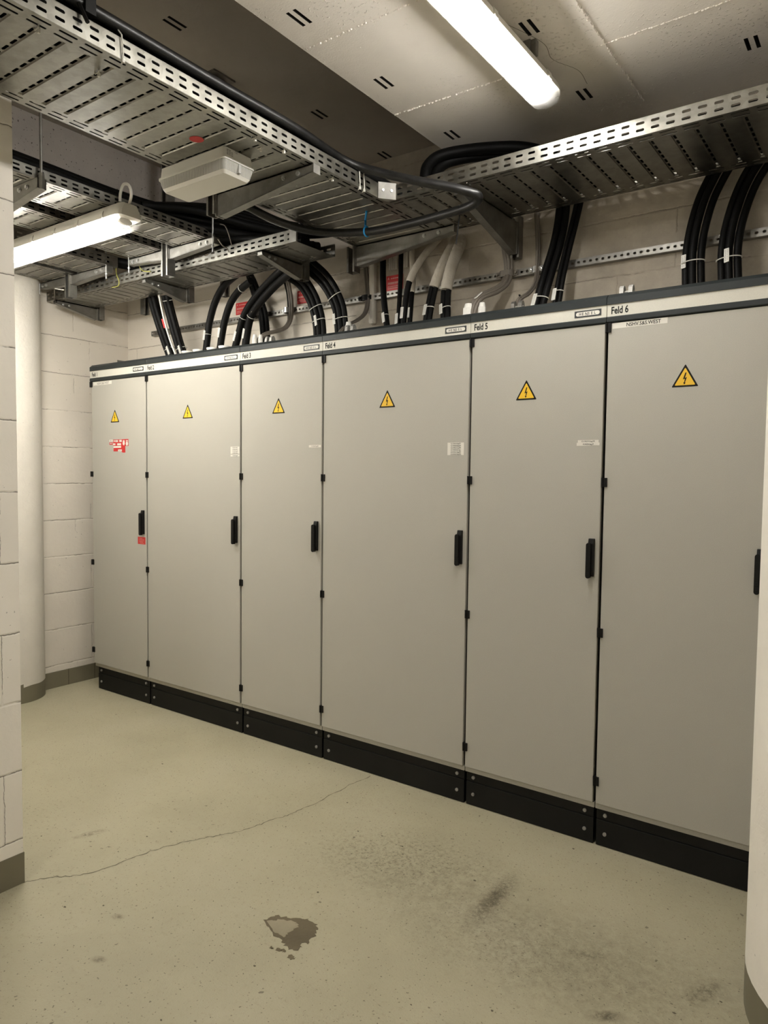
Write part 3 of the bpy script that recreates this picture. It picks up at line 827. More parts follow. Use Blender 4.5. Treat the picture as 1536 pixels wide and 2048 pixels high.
def hanger(label, x, y, z0, z1, arms, plate=False, w=.04, rods=(), dz=0):
    t = thing('tray_hanger', label, 'bracket', (x, y, z1), GB)
    b = MB(); c_profile(b, x, y-.004, z0, z1, w, .052, 'y')
    b.build('profile', M['galv2'], t)
    if plate:
        b = MB(); b.box((x-.06, y-.06, z1-.008), (x+.06, y+.06, z1)); b.box((x-.03, y-.03, z1-.05), (x+.03, y+.03, z1-.008)); b.build('ceiling_plate', M['galv2'], t)
    for (dx, L, h0, h1) in arms:
        b = MB(); arm(b, (x + dx*.024, y, ZB-.002), (dx, 0, 0), L, h0, h1); a = b.build('arm', M['galv2'], t)
        for k in (.72, .86):
            b = MB(); bolt_at(b, (x+dx*(.024+L*k), y-.019, ZB-.002-.022), (0, -1, 0)); b.build('bolt', M['steel'], a)
        b = MB(); b.box((x+dx*(.024+L)-.004, y-.020, ZB-.036), (x+dx*(.024+L)+.003, y+.020, ZB-.002)); b.build('end_plate', M['galv2'], a)
    for rx, rz0, rz1 in rods:
        b = MB(); rod(b, rx, y-.02, rz0, rz1); b.cyl((rx, y-.02, ZB-.055), (rx, y-.02, ZB-.048), .008, 6); b.build('threaded_rod', M['steel'], t)
    return t
hanger('ceiling hanger with tapered arm under the wide tray beside the white box lamp', 1.965, -.63, 2.615, 3.2, [(1, .56, .095, .03)], True, .05)
hanger('hanger with tapered arm at the far end of the wide tray, above the red sign', 2.03, .27, 2.565, 2.70, [(1, .60, .105, .03)], False, .05)
hanger('double hanger with an arm on each side, in front of the lower tray', 1.165, -.262, 2.555, 3.2, [(1, .36, .056, .033), (-1, .31, .050, .030)], True, .052, ((1.545, 2.62, 2.86), (.835, 2.62, 2.72)))
hanger('double hanger with arms beside the round column at far left', .215, -.262, 2.565, 3.2, [(1, .38, .056, .033), (-1, .32, .050, .030)], True, .052, ((.615, 2.62, 2.80), (-.12, 2.63, 2.70)))
t = thing('tray_hanger', 'arm hung on a threaded rod at the left edge beside the pier', 'bracket', (1.2, -1.17, ZB), GB)
b = MB(); arm(b, (.95, -1.17, ZB-.002), (1, 0, 0), .57, .11, .04); a = b.build('arm', M['galv2'], t)
for k in (1.38, 1.44): b = MB(); bolt_at(b, (k, -1.19, ZB-.026), (0, -1, 0)); b.build('bolt', M['steel'], a)
b = MB(); b.cyl((1.516, -1.17, 2.66), (1.516, -1.17, 3.2), .006, 10); b.cyl((1.516, -1.17, 2.655), (1.516, -1.17, 2.72), .012, 6); b.build('threaded_rod', M['galv2'], t)
b = MB(); c_profile(b, .93, -1.17, 2.57, 2.93, .045, .045); b.build('profile', M['galv2'], t)
def wall_bracket(label, x, yb, yt, z, h0, h1, pz0, pz1, yp):
    t = thing('tray_bracket', label, 'bracket', (x, yp, max(z, pz1)), GB)
    b = MB(); arm(b, (x, yb, z-.002), (0, -1, 0), yb - yt, h0, h1, .036); a = b.build('arm', M['galv2'], t)
    b = MB(); c_profile(b, x+.004, yp, pz0, pz1, .045, .04, 'y'); b.build('profile', M['galv2'], t)
    for k in (.70, .84):
        b = MB(); bolt_at(b, (x+.018, yb-(yb-yt)*k, z-.022), (1, 0, 0), .006); b.build('bolt', M['steel'], a)
    return t
wall_bracket('bracket under the left end of the lower tray above Feld 1', -.10, .11, -.19, 2.608, .075, .018, 2.535, 3.2, .135)
wall_bracket('bracket under the middle of the lower tray above Feld 2', .845, .11, -.19, 2.608, .075, .018, 2.535, 3.2, .135)
wall_bracket('bracket under the right end of the lower tray above Feld 3', 1.79, .11, -.19, 2.608, .075, .018, 2.530, 3.2, .135)
wall_bracket('wall bracket carrying the right tray above the Feld 5 lettering', 2.905, .39, -.14, ZB, .15, .03, 2.535, 2.73, .415)
for lb, x, y, z0 in (('short hanging profile left of the slanted cable bundles', .22, .27, 2.56), ('short hanging profile among the black cables above Feld 2', .985, .30, 2.585)):
    b = MB(); c_profile(b, x, y, z0, 3.2, .042, .042); tag(b.build('hanging_profile', M['galv2']), lb, 'bracket', GB)

# perforated mounting rail along the back wall
b = MB()
F = lambda u, v: (u, .409, v)
b.strip(F, .10, 4.6, 2.456, 2.476, .028, .0068, .0055, .5)
b.quad(F, .10, 4.6, 2.450, 2.456); b.quad(F, .10, 4.6, 2.476, 2.482)
for z in (2.450, 2.482): b.poly([(.10, .409, z), (4.6, .409, z), (4.6, .4385, z), (.10, .4385, z)])
tag(b.build('mounting_rail', M['galv2'], solid=.0014), 'perforated steel rail along the back wall behind the cables', 'rail')

# ------------------------------------------------------------------ lamps
def tube_lamp(label, axis, a0, a1, c, z0, w, h, body_h, lit, group, body='lamp_body', clip=.21, clips_side=1, endlen=.06):
    """long luminaire: trough body on top, rounded lit lens below, clear end, clips. end at a1"""
    T = (lambda a, s, z: (a, c+s, z)) if axis == 'x' else (lambda a, s, z: (c+s, a, z))
    t = thing('tube_lamp', label, 'lamp', T((a0+a1)/2, 0, z0+h), group)
    hw = w/2; zt = z0 + h; zs = zt - body_h
    b = MB()
    prof = [(-hw, zs-.004), (hw, zs-.004), (hw, zs+.003), (hw*.93, zs+body_h*.45), (hw*.6, zt), (-hw*.6, zt), (-hw*.93, zs+body_h*.45), (-hw, zs+.003)]
    def sec(a, k): return [T(a, s*k, zs+(z-zs)*(.75+.25*k)) for s, z in prof]
    b.rings([sec(a0, .8), sec(a0+.025, 1), sec(a1-.035, 1), sec(a1-.012, .90), sec(a1-.003, .74)])
    b.build('housing', M[body], t, smooth_angle=30)
    hl = hw*.955; lens = []
    for k in range(15):
        th = -PI + PI*k/14
        lens.append((hl*math.copysign(abs(math.cos(th))**.62, math.cos(th)), zs-.004 + (zs-.004-z0)*math.copysign(abs(math.sin(th))**.75, math.sin(th))))
    def ls(a, k, kz): return [T(a, s*k, zs-.004+(z-zs+.004)*kz) for s, z in lens]
    b = MB(); b.rings([ls(a0+.001, .6, .4), ls(a0+.012, .9, .9), ls(a0+.03, 1, 1), ls(a1-.03, 1, 1), ls(a1-.012, .93, .93), ls(a1-.004, .80, .76), ls(a1, .58, .45)]); b.build('clear_cover', M['cover'], t, smooth_angle=50)
    cz = zs - .017; cs = [(hw*.50*math.cos(2*PI*k/20), cz + .0135*math.sin(2*PI*k/20)) for k in range(20)]
    b = MB(); b.rings([[T(a, s, z) for s, z in cs] for a in (a0+endlen, a1-endlen)]); b.build('lit_tube', M[lit], t, smooth_angle=50)
    for p, q in ((a1-endlen+.001, a1-endlen+.018), (a0+endlen-.018, a0+endlen-.001)):
        b = MB(); b.rings([[T(a, s*1.06, cz+(z-cz)*1.06) for s, z in cs] for a in (p, q)]); b.build('tube_holder', M['lamp_end'], t, smooth_angle=50)
    n = int((a1-a0)/clip)
    for k in range(n):
        a = a1 - .13 - k*clip
        if a < a0+.03: break
        for s in (-1, 1):
            b = MB(); b.prism([(s*hw*.99, zs-.008), (s*(hw+.006), zs-.008), (s*(hw+.004), zs+.014), (s*hw*.95, zs+body_h*.45+.004), (s*hw*.92, zs+body_h*.45)], lambda p, q: T(q, p[0], p[1]), a-.011, a+.011); b.build('clip', M['lamp_body'] if body == 'lamp_body' else M['abs'], t)
    return t
lc = tube_lamp('long lit tube lamp on the white ceiling', 'y', -1.45, -.185, 3.315, 2.874, .118, .092, .044, 'lit_ceiling', 'tube lamps', body='abs', clip=.42)
for y in (-.42, -1.2):
    b = MB(); b.box((3.275, y-.02, 2.965), (3.355, y+.02, 3.0)); b.box((3.355, y-.012, 2.95), (3.372, y+.012, 3.0))
    b.build('ceiling_mount', M['galv2'], lc)
ll = tube_lamp('long lit tube lamp hanging under the trays beside the left pier', 'x', .28, 1.60, -.80, 2.582, .13, .112, .055, 'lit_hanging', 'tube lamps', clip=.20)
b = MB(); b.tube(spline([(1.575, -.80, 2.675), (1.60, -.80, 2.73), (1.585, -.80, 2.775), (1.545, -.80, 2.79), (1.52, -.80, 2.76), (1.515, -.80, 2.72)]), .0065, 8); b.cyl((1.572, -.80, 2.655), (1.576, -.80, 2.69), .011, 10)
b.build('supply_cable', M['lamp_body'], ll)
b = MB(); b.box((1.25, -.81, 2.68), (1.28, -.78, 2.70)); b.cyl((1.265, -.795, 2.66), (1.265, -.795, 2.715), .006, 8); b.build('mounting_clamp', M['steel'], ll)
lr = tube_lamp('tube lamp on the ceiling behind the camera', 'y', -4.9, -3.6, 3.315, 2.874, .118, .092, .044, 'lit_rear', 'tube lamps', body='abs', clip=.42)
for y in (-3.8, -4.7):
    b = MB(); b.box((3.275, y-.02, 2.965), (3.355, y+.02, 3.0)); b.build('ceiling_mount', M['galv2'], lr)
# white box lamp under the wide tray
bx = thing('box_lamp', 'unlit white box lamp with ribbed cover under the wide tray', 'lamp', (2.20, -.88, ZB-.002))
def rrect(x0, x1, y0, y1, r, z, n=5):
    out = []
    for cx, cy, a in ((x1-r, y1-r, 0), (x0+r, y1-r, 90), (x0+r, y0+r, 180), (x1-r, y0+r, 270)):
        for k in range(n): t = math.radians(a + 90*k/(n-1)); out.append((cx+r*math.cos(t), cy+r*math.sin(t), z))
    return out
X0, X1, Y0, Y1 = 2.0, 2.384, -.955, -.802
b = MB(); b.rings([rrect(X0+.006, X1-.006, Y0+.006, Y1-.006, .012, ZB-.002), rrect(X0+.003, X1-.003, Y0+.003, Y1-.003, .012, ZB-.040), rrect(X0-.003, X1+.003, Y0-.003, Y1+.003, .014, ZB-.041), rrect(X0-.003, X1+.003, Y0-.003, Y1+.003, .014, ZB-.048)])
hs = b.build('housing', M['abs'], bx, smooth_angle=35)
b = MB(); add_text(b, 'CE', .012, lambda p, q: (X1+.0002-.003, Y0+.055+p, ZB-.013+q), 1, 0)
for k in range(4):
    for w in range(3 if k else 2): b.box((X1-.0035, Y0+.016+.011*w, ZB-.0125-.0055*k), (X1-.0025, Y0+.024+.011*w, ZB-.0108-.0055*k))
b.build('type_label', M['ink_soft'], hs)
b = MB(); b.rings([rrect(X0, X1, Y0, Y1, .012, ZB-.048), rrect(X0+.010, X1-.010, Y0+.008, Y1-.008, .012, ZB-.082)], caps=False); cv = b.build('ribbed_cover', M['lens'], bx, smooth_angle=35)
b = MB(); b.rings([rrect(X0+.010, X1-.010, Y0+.008, Y1-.008, .012, ZB-.082), rrect(X0+.018, X1-.018, Y0+.016, Y1-.016, .010, ZB-.094)]); b.build('opal_bottom', M['opal'], bx, smooth_angle=35)
b = MB(); b.box((X1-.006, -.884, ZB-.080), (X1+.002, -.872, ZB-.046)); b.build('clip', M['lens'], cv)
# ------------------------------------------------------------------ cables
def make_cable(name, label, cat, group, pts, r, mat='cable', tag_at=None, tie_at=None, n=10, per=8, coat=None, tagdir=(-.25, -1, 0)):
    path = spline(pts, per)
    b = MB()
    if coat is None: b.tube(path, r, n)
    else: b.tube(path[:int(len(path)*coat)+1], r, n)
    ob = b.build(name, M[mat], origin=path[0], smooth_angle=60)
    tag(ob, label, cat, group)
    if coat is not None:
        k = int(len(path)*coat); q = path[max(0, k-1):]
        b = MB(); b.tube(q, r*1.18, n); b.build('fire_coating', M['white_coat'], ob, smooth_angle=60)
    def at(f):
        x = f*(len(path)-1); i = min(int(x), len(path)-2); return path[i].lerp(path[i+1], x-i), (path[i+1]-path[i]).normalized()
    if tag_at is not None:
        c, t = at(tag_at); o = Vector(tagdir); o = (o - t*o.dot(t)).normalized(); s = t.cross(o)
        b = MB(); b.obox(c + o*(r+.0025), s*.0095, o*.002, t*.028, 0)
        for k in (-1, 1):
            for j in range(7): b.obox(c + o*(r+.0048) + s*.0035*k + t*(-.021+.007*j), s*.0016, o*.0003, t*.0022, 1)
        b.build('cable_tag', [M['tag'], M['print']], ob)
    if tie_at is not None:
        c, t = at(tie_at); u = t.orthogonal().normalized(); w = t.cross(u)
        b = MB(); b.tube([c + (r+.002)*(math.cos(a*PI/8)*u + math.sin(a*PI/8)*w) for a in range(17)], .0018, 5); b.build('cable_tie', M['white_tie'], ob)
    return ob
def bundle(offs, pts, labels, r, group, name='power_cable', cat='cable', mat='cable', tag_k=None, tag_at=.3, ties=(), per=8, coat=None):
    path = [Vector(p) for p in pts]; obs = []
    for k, (a, c) in enumerate(offs):
        q = []
        for i, p in enumerate(path):
            t = (path[min(i+1, len(path)-1)] - path[max(i-1, 0)]).normalized()
            y = Vector((0, 1, 0)); s = y.cross(t)
            s = s.normalized() if s.length > .05 else Vector((1, 0, 0)); f = t.cross(s).normalized()
            if f.y < 0: f = -f
            q.append(p + s*a*r + f*c*r)
        obs.append(make_cable(name, labels[k], cat, group, q, r, mat, tag_at if k == tag_k else None, None, per=per, coat=coat))
    # ties around the bundle are parts of its front cable
    sp = spline(path, 8); ox = [a for a, c in offs]; oc = [c for a, c in offs]
    for f in ties:
        x = f*(len(sp)-1); i = min(int(x), len(sp)-2); c0 = sp[i]; t = (sp[i+1]-sp[i]).normalized()
        y = Vector((0, 1, 0)); s = y.cross(t).normalized(); fr = t.cross(s).normalized()
        if fr.y < 0: fr = -fr
        mx, Mx, mc, Mc = min(ox)-1.15, max(ox)+1.15, min(oc)-1.15, max(oc)+1.15
        ring = [c0 + s*r*((mx+Mx)/2 + (Mx-mx)/2*math.cos(a*PI/12)) + fr*r*((mc+Mc)/2 + (Mc-mc)/2*math.sin(a*PI/12)) for a in range(25)]
        b = MB(); b.tube(ring, .0022, 6); kk = min(range(len(offs)), key=lambda k: offs[k][1]); b.build('cable_tie', M['white_tie'], obs[kk])
    return obs
SIDE3 = [(-1, -.5), (1, -.5), (0, 1.0)]
FLAT3 = [(-1.95, 0), (0, -.5), (1.95, 0)]
W3 = ('left', 'middle', 'right')
GC = 'black power cables dropping into the cabinets'
# slanted bundles left of Feld 2
pl = [(0.4871, 0.1300, 2.6284), (0.4923, 0.1600, 2.5221), (0.5437, 0.1900, 2.3455), (0.5809, 0.2000, 2.2538), (0.6057, 0.2000, 2.1813)]
bundle([(-1.0,-.4),(1.0,-.4),(0,1.2)], pl, ['left cable of the first slanted black bundle rising from Feld 2', 'right cable of the first slanted black bundle rising from Feld 2', 'hindmost cable of the first slanted black bundle rising from Feld 2'], .0165, GC, tag_k=0, tag_at=.70, ties=(.66,))
pl = [(0.6291, 0.1300, 2.6095), (0.6293, 0.1600, 2.5151), (0.6693, 0.1900, 2.3332), (0.6958, 0.2000, 2.2501), (0.7151, 0.2000, 2.1791)]
bundle([(-1.0,-.4),(1.0,-.4),(0,1.2)], pl, ['left cable of the second slanted black bundle rising from Feld 2', 'right cable of the second slanted black bundle rising from Feld 2', 'hindmost cable of the second slanted black bundle rising from Feld 2'], .0165, GC, tag_k=0, tag_at=.70, ties=(.10, .66))
wc = make_cable('thin_cable', 'thin white cable between the two slanted black bundles', 'cable', 'thin cables', [(0.5986, 0.1000, 2.6074), (0.6030, 0.1300, 2.4719), (0.6281, 0.1600, 2.3326), (0.6665, 0.1800, 2.2246)], .0055, 'tag')
b = MB(); b.tube([(0.5955, 0.1280, 2.4630), (0.6019, 0.1420, 2.4080)], .008, 8); b.build('red_sleeve', M['red'], wc)
# single thick cables above Feld 2
make_cable('power_cable', 'leftmost of the single curved black cables above Feld 2', 'cable', GC, [(0.9205, 0.2000, 2.2120), (0.9393, 0.2000, 2.3235), (0.9579, 0.2000, 2.4130), (1.0198, 0.1900, 2.5246), (1.1225, 0.1700, 2.6047), (1.2822, 0.1300, 2.6422)], .021, tag_at=.22, tie_at=.24)
make_cable('power_cable', 'second curved black cable from the left above Feld 2', 'cable', GC, [(1.0485, 0.2000, 2.2192), (1.0710, 0.2000, 2.3254), (1.0977, 0.2000, 2.4123), (1.1571, 0.1900, 2.5011), (1.2517, 0.1700, 2.5576), (1.3935, 0.1300, 2.5861)], .021, tag_at=.22, tie_at=.85)
make_cable('power_cable', 'third black cable above Feld 2, leaning right under a thick strand', 'cable', GC, [(1.1876, 0.1900, 2.2085), (1.2262, 0.1900, 2.3079), (1.2834, 0.1800, 2.4107), (1.3829, 0.1600, 2.4864), (1.5544, 0.1200, 2.5606), (1.7329, 0.0600, 2.6006)], .021, tag_at=.18, tie_at=.38)
make_cable('power_cable', 'fourth black cable above Feld 2, in front of the thick strand', 'cable', GC, [(1.2922, 0.1800, 2.2124), (1.3088, 0.1800, 2.3037), (1.3482, 0.1700, 2.3899), (1.4379, 0.1500, 2.4548), (1.6029, 0.1100, 2.5242), (1.8004, 0.0500, 2.5669)], .022, tag_at=.20, tie_at=.42)
pl = [(1.3443, 0.3000, 2.2310), (1.3054, 0.3300, 2.3373), (1.2578, 0.3600, 2.4526), (1.2146, 0.3600, 2.5543), (1.2082, 0.3200, 2.6459), (1.2407, 0.2600, 2.6869)]
bundle(FLAT3, pl, ['%s cable of the clamped black trio above Feld 3' % w for w in W3], .0125, GC)
# bundles above Feld 3 and Feld 4
pl = [(1.8378, 0.2200, 2.2233), (1.8336, 0.2200, 2.2914), (1.8185, 0.2200, 2.3662), (1.7865, 0.2100, 2.4576), (1.7448, 0.1700, 2.5414), (1.6950, 0.1000, 2.5867)]
bundle(FLAT3, pl, ['%s cable of the curved black bundle at the right end of Feld 3' % w for w in W3], .0145, GC, tag_k=1, tag_at=.30, ties=(.30, .48))
pl = [(1.9927, 0.2200, 2.2345), (1.9851, 0.2200, 2.3015), (1.9704, 0.2200, 2.3826), (1.9291, 0.2100, 2.4733), (1.8735, 0.2000, 2.5480), (1.7883, 0.1900, 2.6228), (1.7013, 0.1800, 2.6991)]
bundle(FLAT3, pl, ['%s cable of the curved black bundle at the left end of Feld 4' % w for w in W3], .0150, GC, tag_k=0, tag_at=.22, ties=(.22, .45))
GG = 'grey installation cables'
pl = [(1.4060, 0.1700, 2.2350), (1.4200, 0.1800, 2.2694), (1.4323, 0.2200, 2.3003), (1.4385, 0.3000, 2.3273), (1.4497, 0.3600, 2.3596), (1.4623, 0.3850, 2.4154), (1.4610, 0.3900, 2.5076), (1.4685, 0.3600, 2.6027), (1.5009, 0.3000, 2.6567)]
bundle([(-1,0),(1,0)], pl, ['upper grey cable curving from Feld 3 up the wall', 'lower grey cable curving from Feld 3 up the wall'], .0085, GG, 'grey_cable', 'cable', 'grey_cable')
make_cable('thin_cable', 'thin black cable beside the grey pair above Feld 3', 'cable', 'thin cables', [(1.4322, 0.4000, 2.3742), (1.4317, 0.4000, 2.4542), (1.4323, 0.3900, 2.5555), (1.4415, 0.3500, 2.6277), (1.4650, 0.3000, 2.6622)], .006)
pl = [(2.0180, 0.1600, 2.2119), (2.0265, 0.1700, 2.2413), (2.0138, 0.2400, 2.2886), (2.0189, 0.3200, 2.3287), (2.0239, 0.3800, 2.3768), (2.0251, 0.4000, 2.4429), (2.0166, 0.4100, 2.5223), (2.0013, 0.4100, 2.6335)]
bundle([(-1,0),(1,0)], pl, ['upper grey cable curving from Feld 4 to the rail clamp', 'lower grey cable curving from Feld 4 to the rail clamp'], .0072, GG, 'grey_cable', 'cable', 'grey_cable', ties=(.28,))
# black and coated cables above Feld 4
make_cable('power_cable', 'black cable left of the red sign above Feld 4', 'cable', GC, [(2.2739, 0.2500, 2.2158), (2.2492, 0.2700, 2.2807), (2.2098, 0.3000, 2.4071), (2.1800, 0.3300, 2.5216), (2.1459, 0.3750, 2.6371), (2.1404, 0.3850, 2.7516), (2.1452, 0.3850, 2.8825)], .0165, tag_at=.20, tie_at=.22)
make_cable('power_cable', 'black cable right of the red sign above Feld 4', 'cable', GC, [(2.3226, 0.2700, 2.2293), (2.3179, 0.2800, 2.2875), (2.3019, 0.3100, 2.3972), (2.2859, 0.3400, 2.5084), (2.2633, 0.3750, 2.6235), (2.2580, 0.3850, 2.7308), (2.2656, 0.3850, 2.8588)], .0125, tag_at=.17)
make_cable('power_cable', 'black cable with slanting white coated top, right of the red sign', 'cable', GC, [(2.3673, 0.2500, 2.2263), (2.3725, 0.2500, 2.2884), (2.3793, 0.2600, 2.4022), (2.3986, 0.2700, 2.4890), (2.4184, 0.3300, 2.5875), (2.4454, 0.4000, 2.6763), (2.4681, 0.4600, 2.7390)], .0155, tag_at=.20, coat=.47)
make_cable('power_cable', 'black cable with upright white coated top above Feld 4', 'cable', GC, [(2.3770, 0.2900, 2.2421), (2.3756, 0.3000, 2.2971), (2.3632, 0.3300, 2.4060), (2.3511, 0.3600, 2.5034), (2.3300, 0.3850, 2.5894), (2.3156, 0.3950, 2.6845), (2.3067, 0.4000, 2.8294)], .0135, tag_at=.2, coat=.40)
pl = [(2.5150, 0.2400, 2.2187), (2.5165, 0.2500, 2.2791), (2.5173, 0.2700, 2.3490), (2.5240, 0.2900, 2.4259), (2.5481, 0.3100, 2.5127), (2.5516, 0.3600, 2.5857), (2.5559, 0.4100, 2.6548), (2.5465, 0.4650, 2.7060)]
cp_ = bundle([(-.95, 0), (.95, .1)], pl, ['left cable of the first white coated pair above Feld 4', 'right cable of the first white coated pair above Feld 4'], .0125, GC, tag_k=0, tag_at=.20, ties=(.24,))
sp = spline(pl, 10); q = sp[int(len(sp)*.43):]; b = MB(); b.tube(q, .0255, 14, rr=[.0255*(1+.025*math.sin(1.7*k)) for k in range(len(q))]); b.build('fire_coating', M['white_coat'], cp_[0], smooth_angle=60)
pl = [(2.6214, 0.2400, 2.2217), (2.6173, 0.2500, 2.2769), (2.6042, 0.2700, 2.3379), (2.5965, 0.2900, 2.4157), (2.6059, 0.3100, 2.5038), (2.6037, 0.3600, 2.5846), (2.5968, 0.4100, 2.6477), (2.5818, 0.4650, 2.7048)]
cp_ = bundle([(-.95, 0), (.95, .1)], pl, ['left cable of the second white coated pair above Feld 4', 'right cable of the second white coated pair above Feld 4'], .0140, GC, tag_k=0, tag_at=.20, ties=(.22,))
sp = spline(pl, 10); q = sp[int(len(sp)*.40):]; b = MB(); b.tube(q, .029, 14, rr=[.029*(1+.025*math.sin(1.7*k)) for k in range(len(q))]); b.build('fire_coating', M['white_coat'], cp_[0], smooth_angle=60)
# grey cables above Feld 5
pl = [(2.8122, 0.1500, 2.2080), (2.8190, 0.1500, 2.2572), (2.8256, 0.1700, 2.2921), (2.8293, 0.2200, 2.3292), (2.8525, 0.3000, 2.3658), (2.8740, 0.3600, 2.4084), (2.8768, 0.3950, 2.4584), (2.8758, 0.4000, 2.5118), (2.8641, 0.4050, 2.5695), (2.8438, 0.4100, 2.6576), (2.8314, 0.4100, 2.7312)]
bundle([(-2.0,.2),(-.7,-.6),(.7,-.6),(2.0,.2)], pl, ['%s grey cable of the swept bundle between Feld 4 and Feld 5' % w for w in ('first', 'second', 'third', 'fourth')], .0085, GG, 'grey_cable', 'cable', 'grey_cable', tag_k=2, tag_at=.26)
pl = [(3.0139, 0.2000, 2.2339), (3.0132, 0.2300, 2.2889), (3.0244, 0.3000, 2.3287), (3.0265, 0.3700, 2.3843), (3.0242, 0.4000, 2.4490), (3.0222, 0.4100, 2.5559), (3.0175, 0.4100, 2.6493), (3.0104, 0.4100, 2.7314)]
obs = bundle([(-1.1,.2),(.0,-.8),(1.1,.2)], pl, ['%s grey cable of the trio above Feld 5' % w for w in W3], .0060, GG, 'grey_cable', 'cable', 'grey_cable')
b = MB(); c = Vector((3.0158, 0.2500, 2.3060)); b.tube([c + .013*(math.cos(a*PI/6)*Vector((.6,0,-.8)) + math.sin(a*PI/6)*Vector((0,1,0))) for a in range(13)], .003, 6); b.build('cable_tie', M['black'], obs[1])
pl = [(3.1047, 0.2200, 2.2003), (3.1089, 0.2400, 2.2564), (3.1198, 0.2700, 2.3494), (3.1291, 0.3100, 2.4458), (3.1429, 0.3400, 2.5400), (3.1536, 0.3650, 2.6563), (3.1603, 0.3700, 2.7787)]
bundle([(-1, 0), (1, .2)], pl, ['left cable of the thick black pair above Feld 5', 'right cable of the thick black pair above Feld 5'], .0165, GC, tag_k=0, tag_at=.20, ties=(.24,))
pl = [(3.1854, 0.2400, 2.2076), (3.1850, 0.2600, 2.2660), (3.1865, 0.2900, 2.3663), (3.1912, 0.3300, 2.4739), (3.2044, 0.3550, 2.5774), (3.2196, 0.3700, 2.6670), (3.2403, 0.3750, 2.7741)]
bundle([(-1, 0), (1, .2)], pl, ['left cable of the slim black pair above Feld 5', 'right cable of the slim black pair above Feld 5'], .0105, GC, tag_k=0, tag_at=.22, ties=(.25,))
# two heavy bundles above Feld 6
pl = [(3.7538, 0.2800, 2.2028), (3.7451, 0.2900, 2.2850), (3.7389, 0.3100, 2.3994), (3.7452, 0.3350, 2.5040), (3.7644, 0.3700, 2.6197), (3.7980, 0.3850, 2.7064), (3.8383, 0.3850, 2.7755)]
bundle([(-1.95,.3),(0,-.7),(1.95,.3)], pl, ['%s cable of the left heavy bundle above Feld 6' % w for w in W3], .0148, GC, tag_k=0, tag_at=.28, ties=(.28,))
pl = [(3.8872, 0.2800, 2.2046), (3.8792, 0.2900, 2.2847), (3.8722, 0.3100, 2.3868), (3.8787, 0.3350, 2.4887), (3.8995, 0.3700, 2.6012), (3.9316, 0.3850, 2.6858), (3.9816, 0.3850, 2.7600)]
bundle([(-1.95,.3),(0,-.7),(1.95,.3)], pl, ['%s cable of the right heavy bundle above Feld 6' % w for w in W3], .0148, GC, tag_k=1, tag_at=.28, ties=(.28,))

# clamps holding cables to the wall rail
def clamp(label, x, w, mat, y0=.36, z=2.466, hgt=.030):
    b = MB(); n = 14
    out = [(x + w/2*1.0*math.copysign(abs(math.cos(t))**.7, math.cos(t)), .418 - (.418-y0)*abs(math.sin(t))**.8) for t in [PI + PI*k/n for k in range(n+1)]]
    inn = [(x + (w/2-.004)*math.copysign(abs(math.cos(t))**.7, math.cos(t)), .418 - (.418-y0-.004)*abs(math.sin(t))**.8) for t in [PI + PI*k/n for k in range(n+1)]]
    b.prism(out + inn[::-1], lambda p, a: (p[0], p[1], a), z-hgt/2, z+hgt/2, 0)
    for s in (-1, 1): b.box((x+s*(w/2+.008)-.009, .40, z-.012), (x+s*(w/2+.008)+.009, .412, z+.012)); b.cyl((x+s*(w/2+.009), .40, z), (x+s*(w/2+.009), .39, z), .006, 6)
    tag(b.build('cable_clamp', M[mat]), label, 'clamp', 'clamps on the wall rail')
clamp('broad steel clamp around the black trio above Feld 3', 1.185, .115, 'galv2', .315)
clamp('small clamp around the grey pair above Feld 3', 1.427, .052, 'steel', .372)
clamp('small clamp around the grey pair above Feld 4', 2.005, .052, 'black', .392)
clamp('broad clamp around the swept grey bundle above Feld 5', 2.868, .080, 'grey_cable', .380)
clamp('small bright clamp around the grey trio above Feld 5', 3.015, .034, 'chrome', .395)

# painted flat cable strips and conduit on the wall above Feld 4
def ribbed(label, x0, x1, z0, z1, n):
    b = MB(); w = (x1-x0)/n
    for k in range(n): b.cyl((x0+w*(k+.5), .434, z0), (x0+w*(k+.5), .434, z1), w*.56, 8)
    tag(b.build('painted_cable_strip', M['plaster'], smooth_angle=60), label, 'cable', 'painted cables on the wall')
ribbed('flat strip of white painted cables above the red sign over Feld 4', 2.145, 2.200, 2.60, 2.95, 4)
ribbed('narrow strip of white painted cables right of the red sign over Feld 4', 2.235, 2.270, 2.60, 2.95, 3)
b = MB(); b.box((2.025, .405, 2.32), (2.065, .4395, 2.95)); tag(b.build('wall_conduit', M['plaster'], bevel=.012), 'white painted upright duct on the wall beside the grey pair', 'conduit')

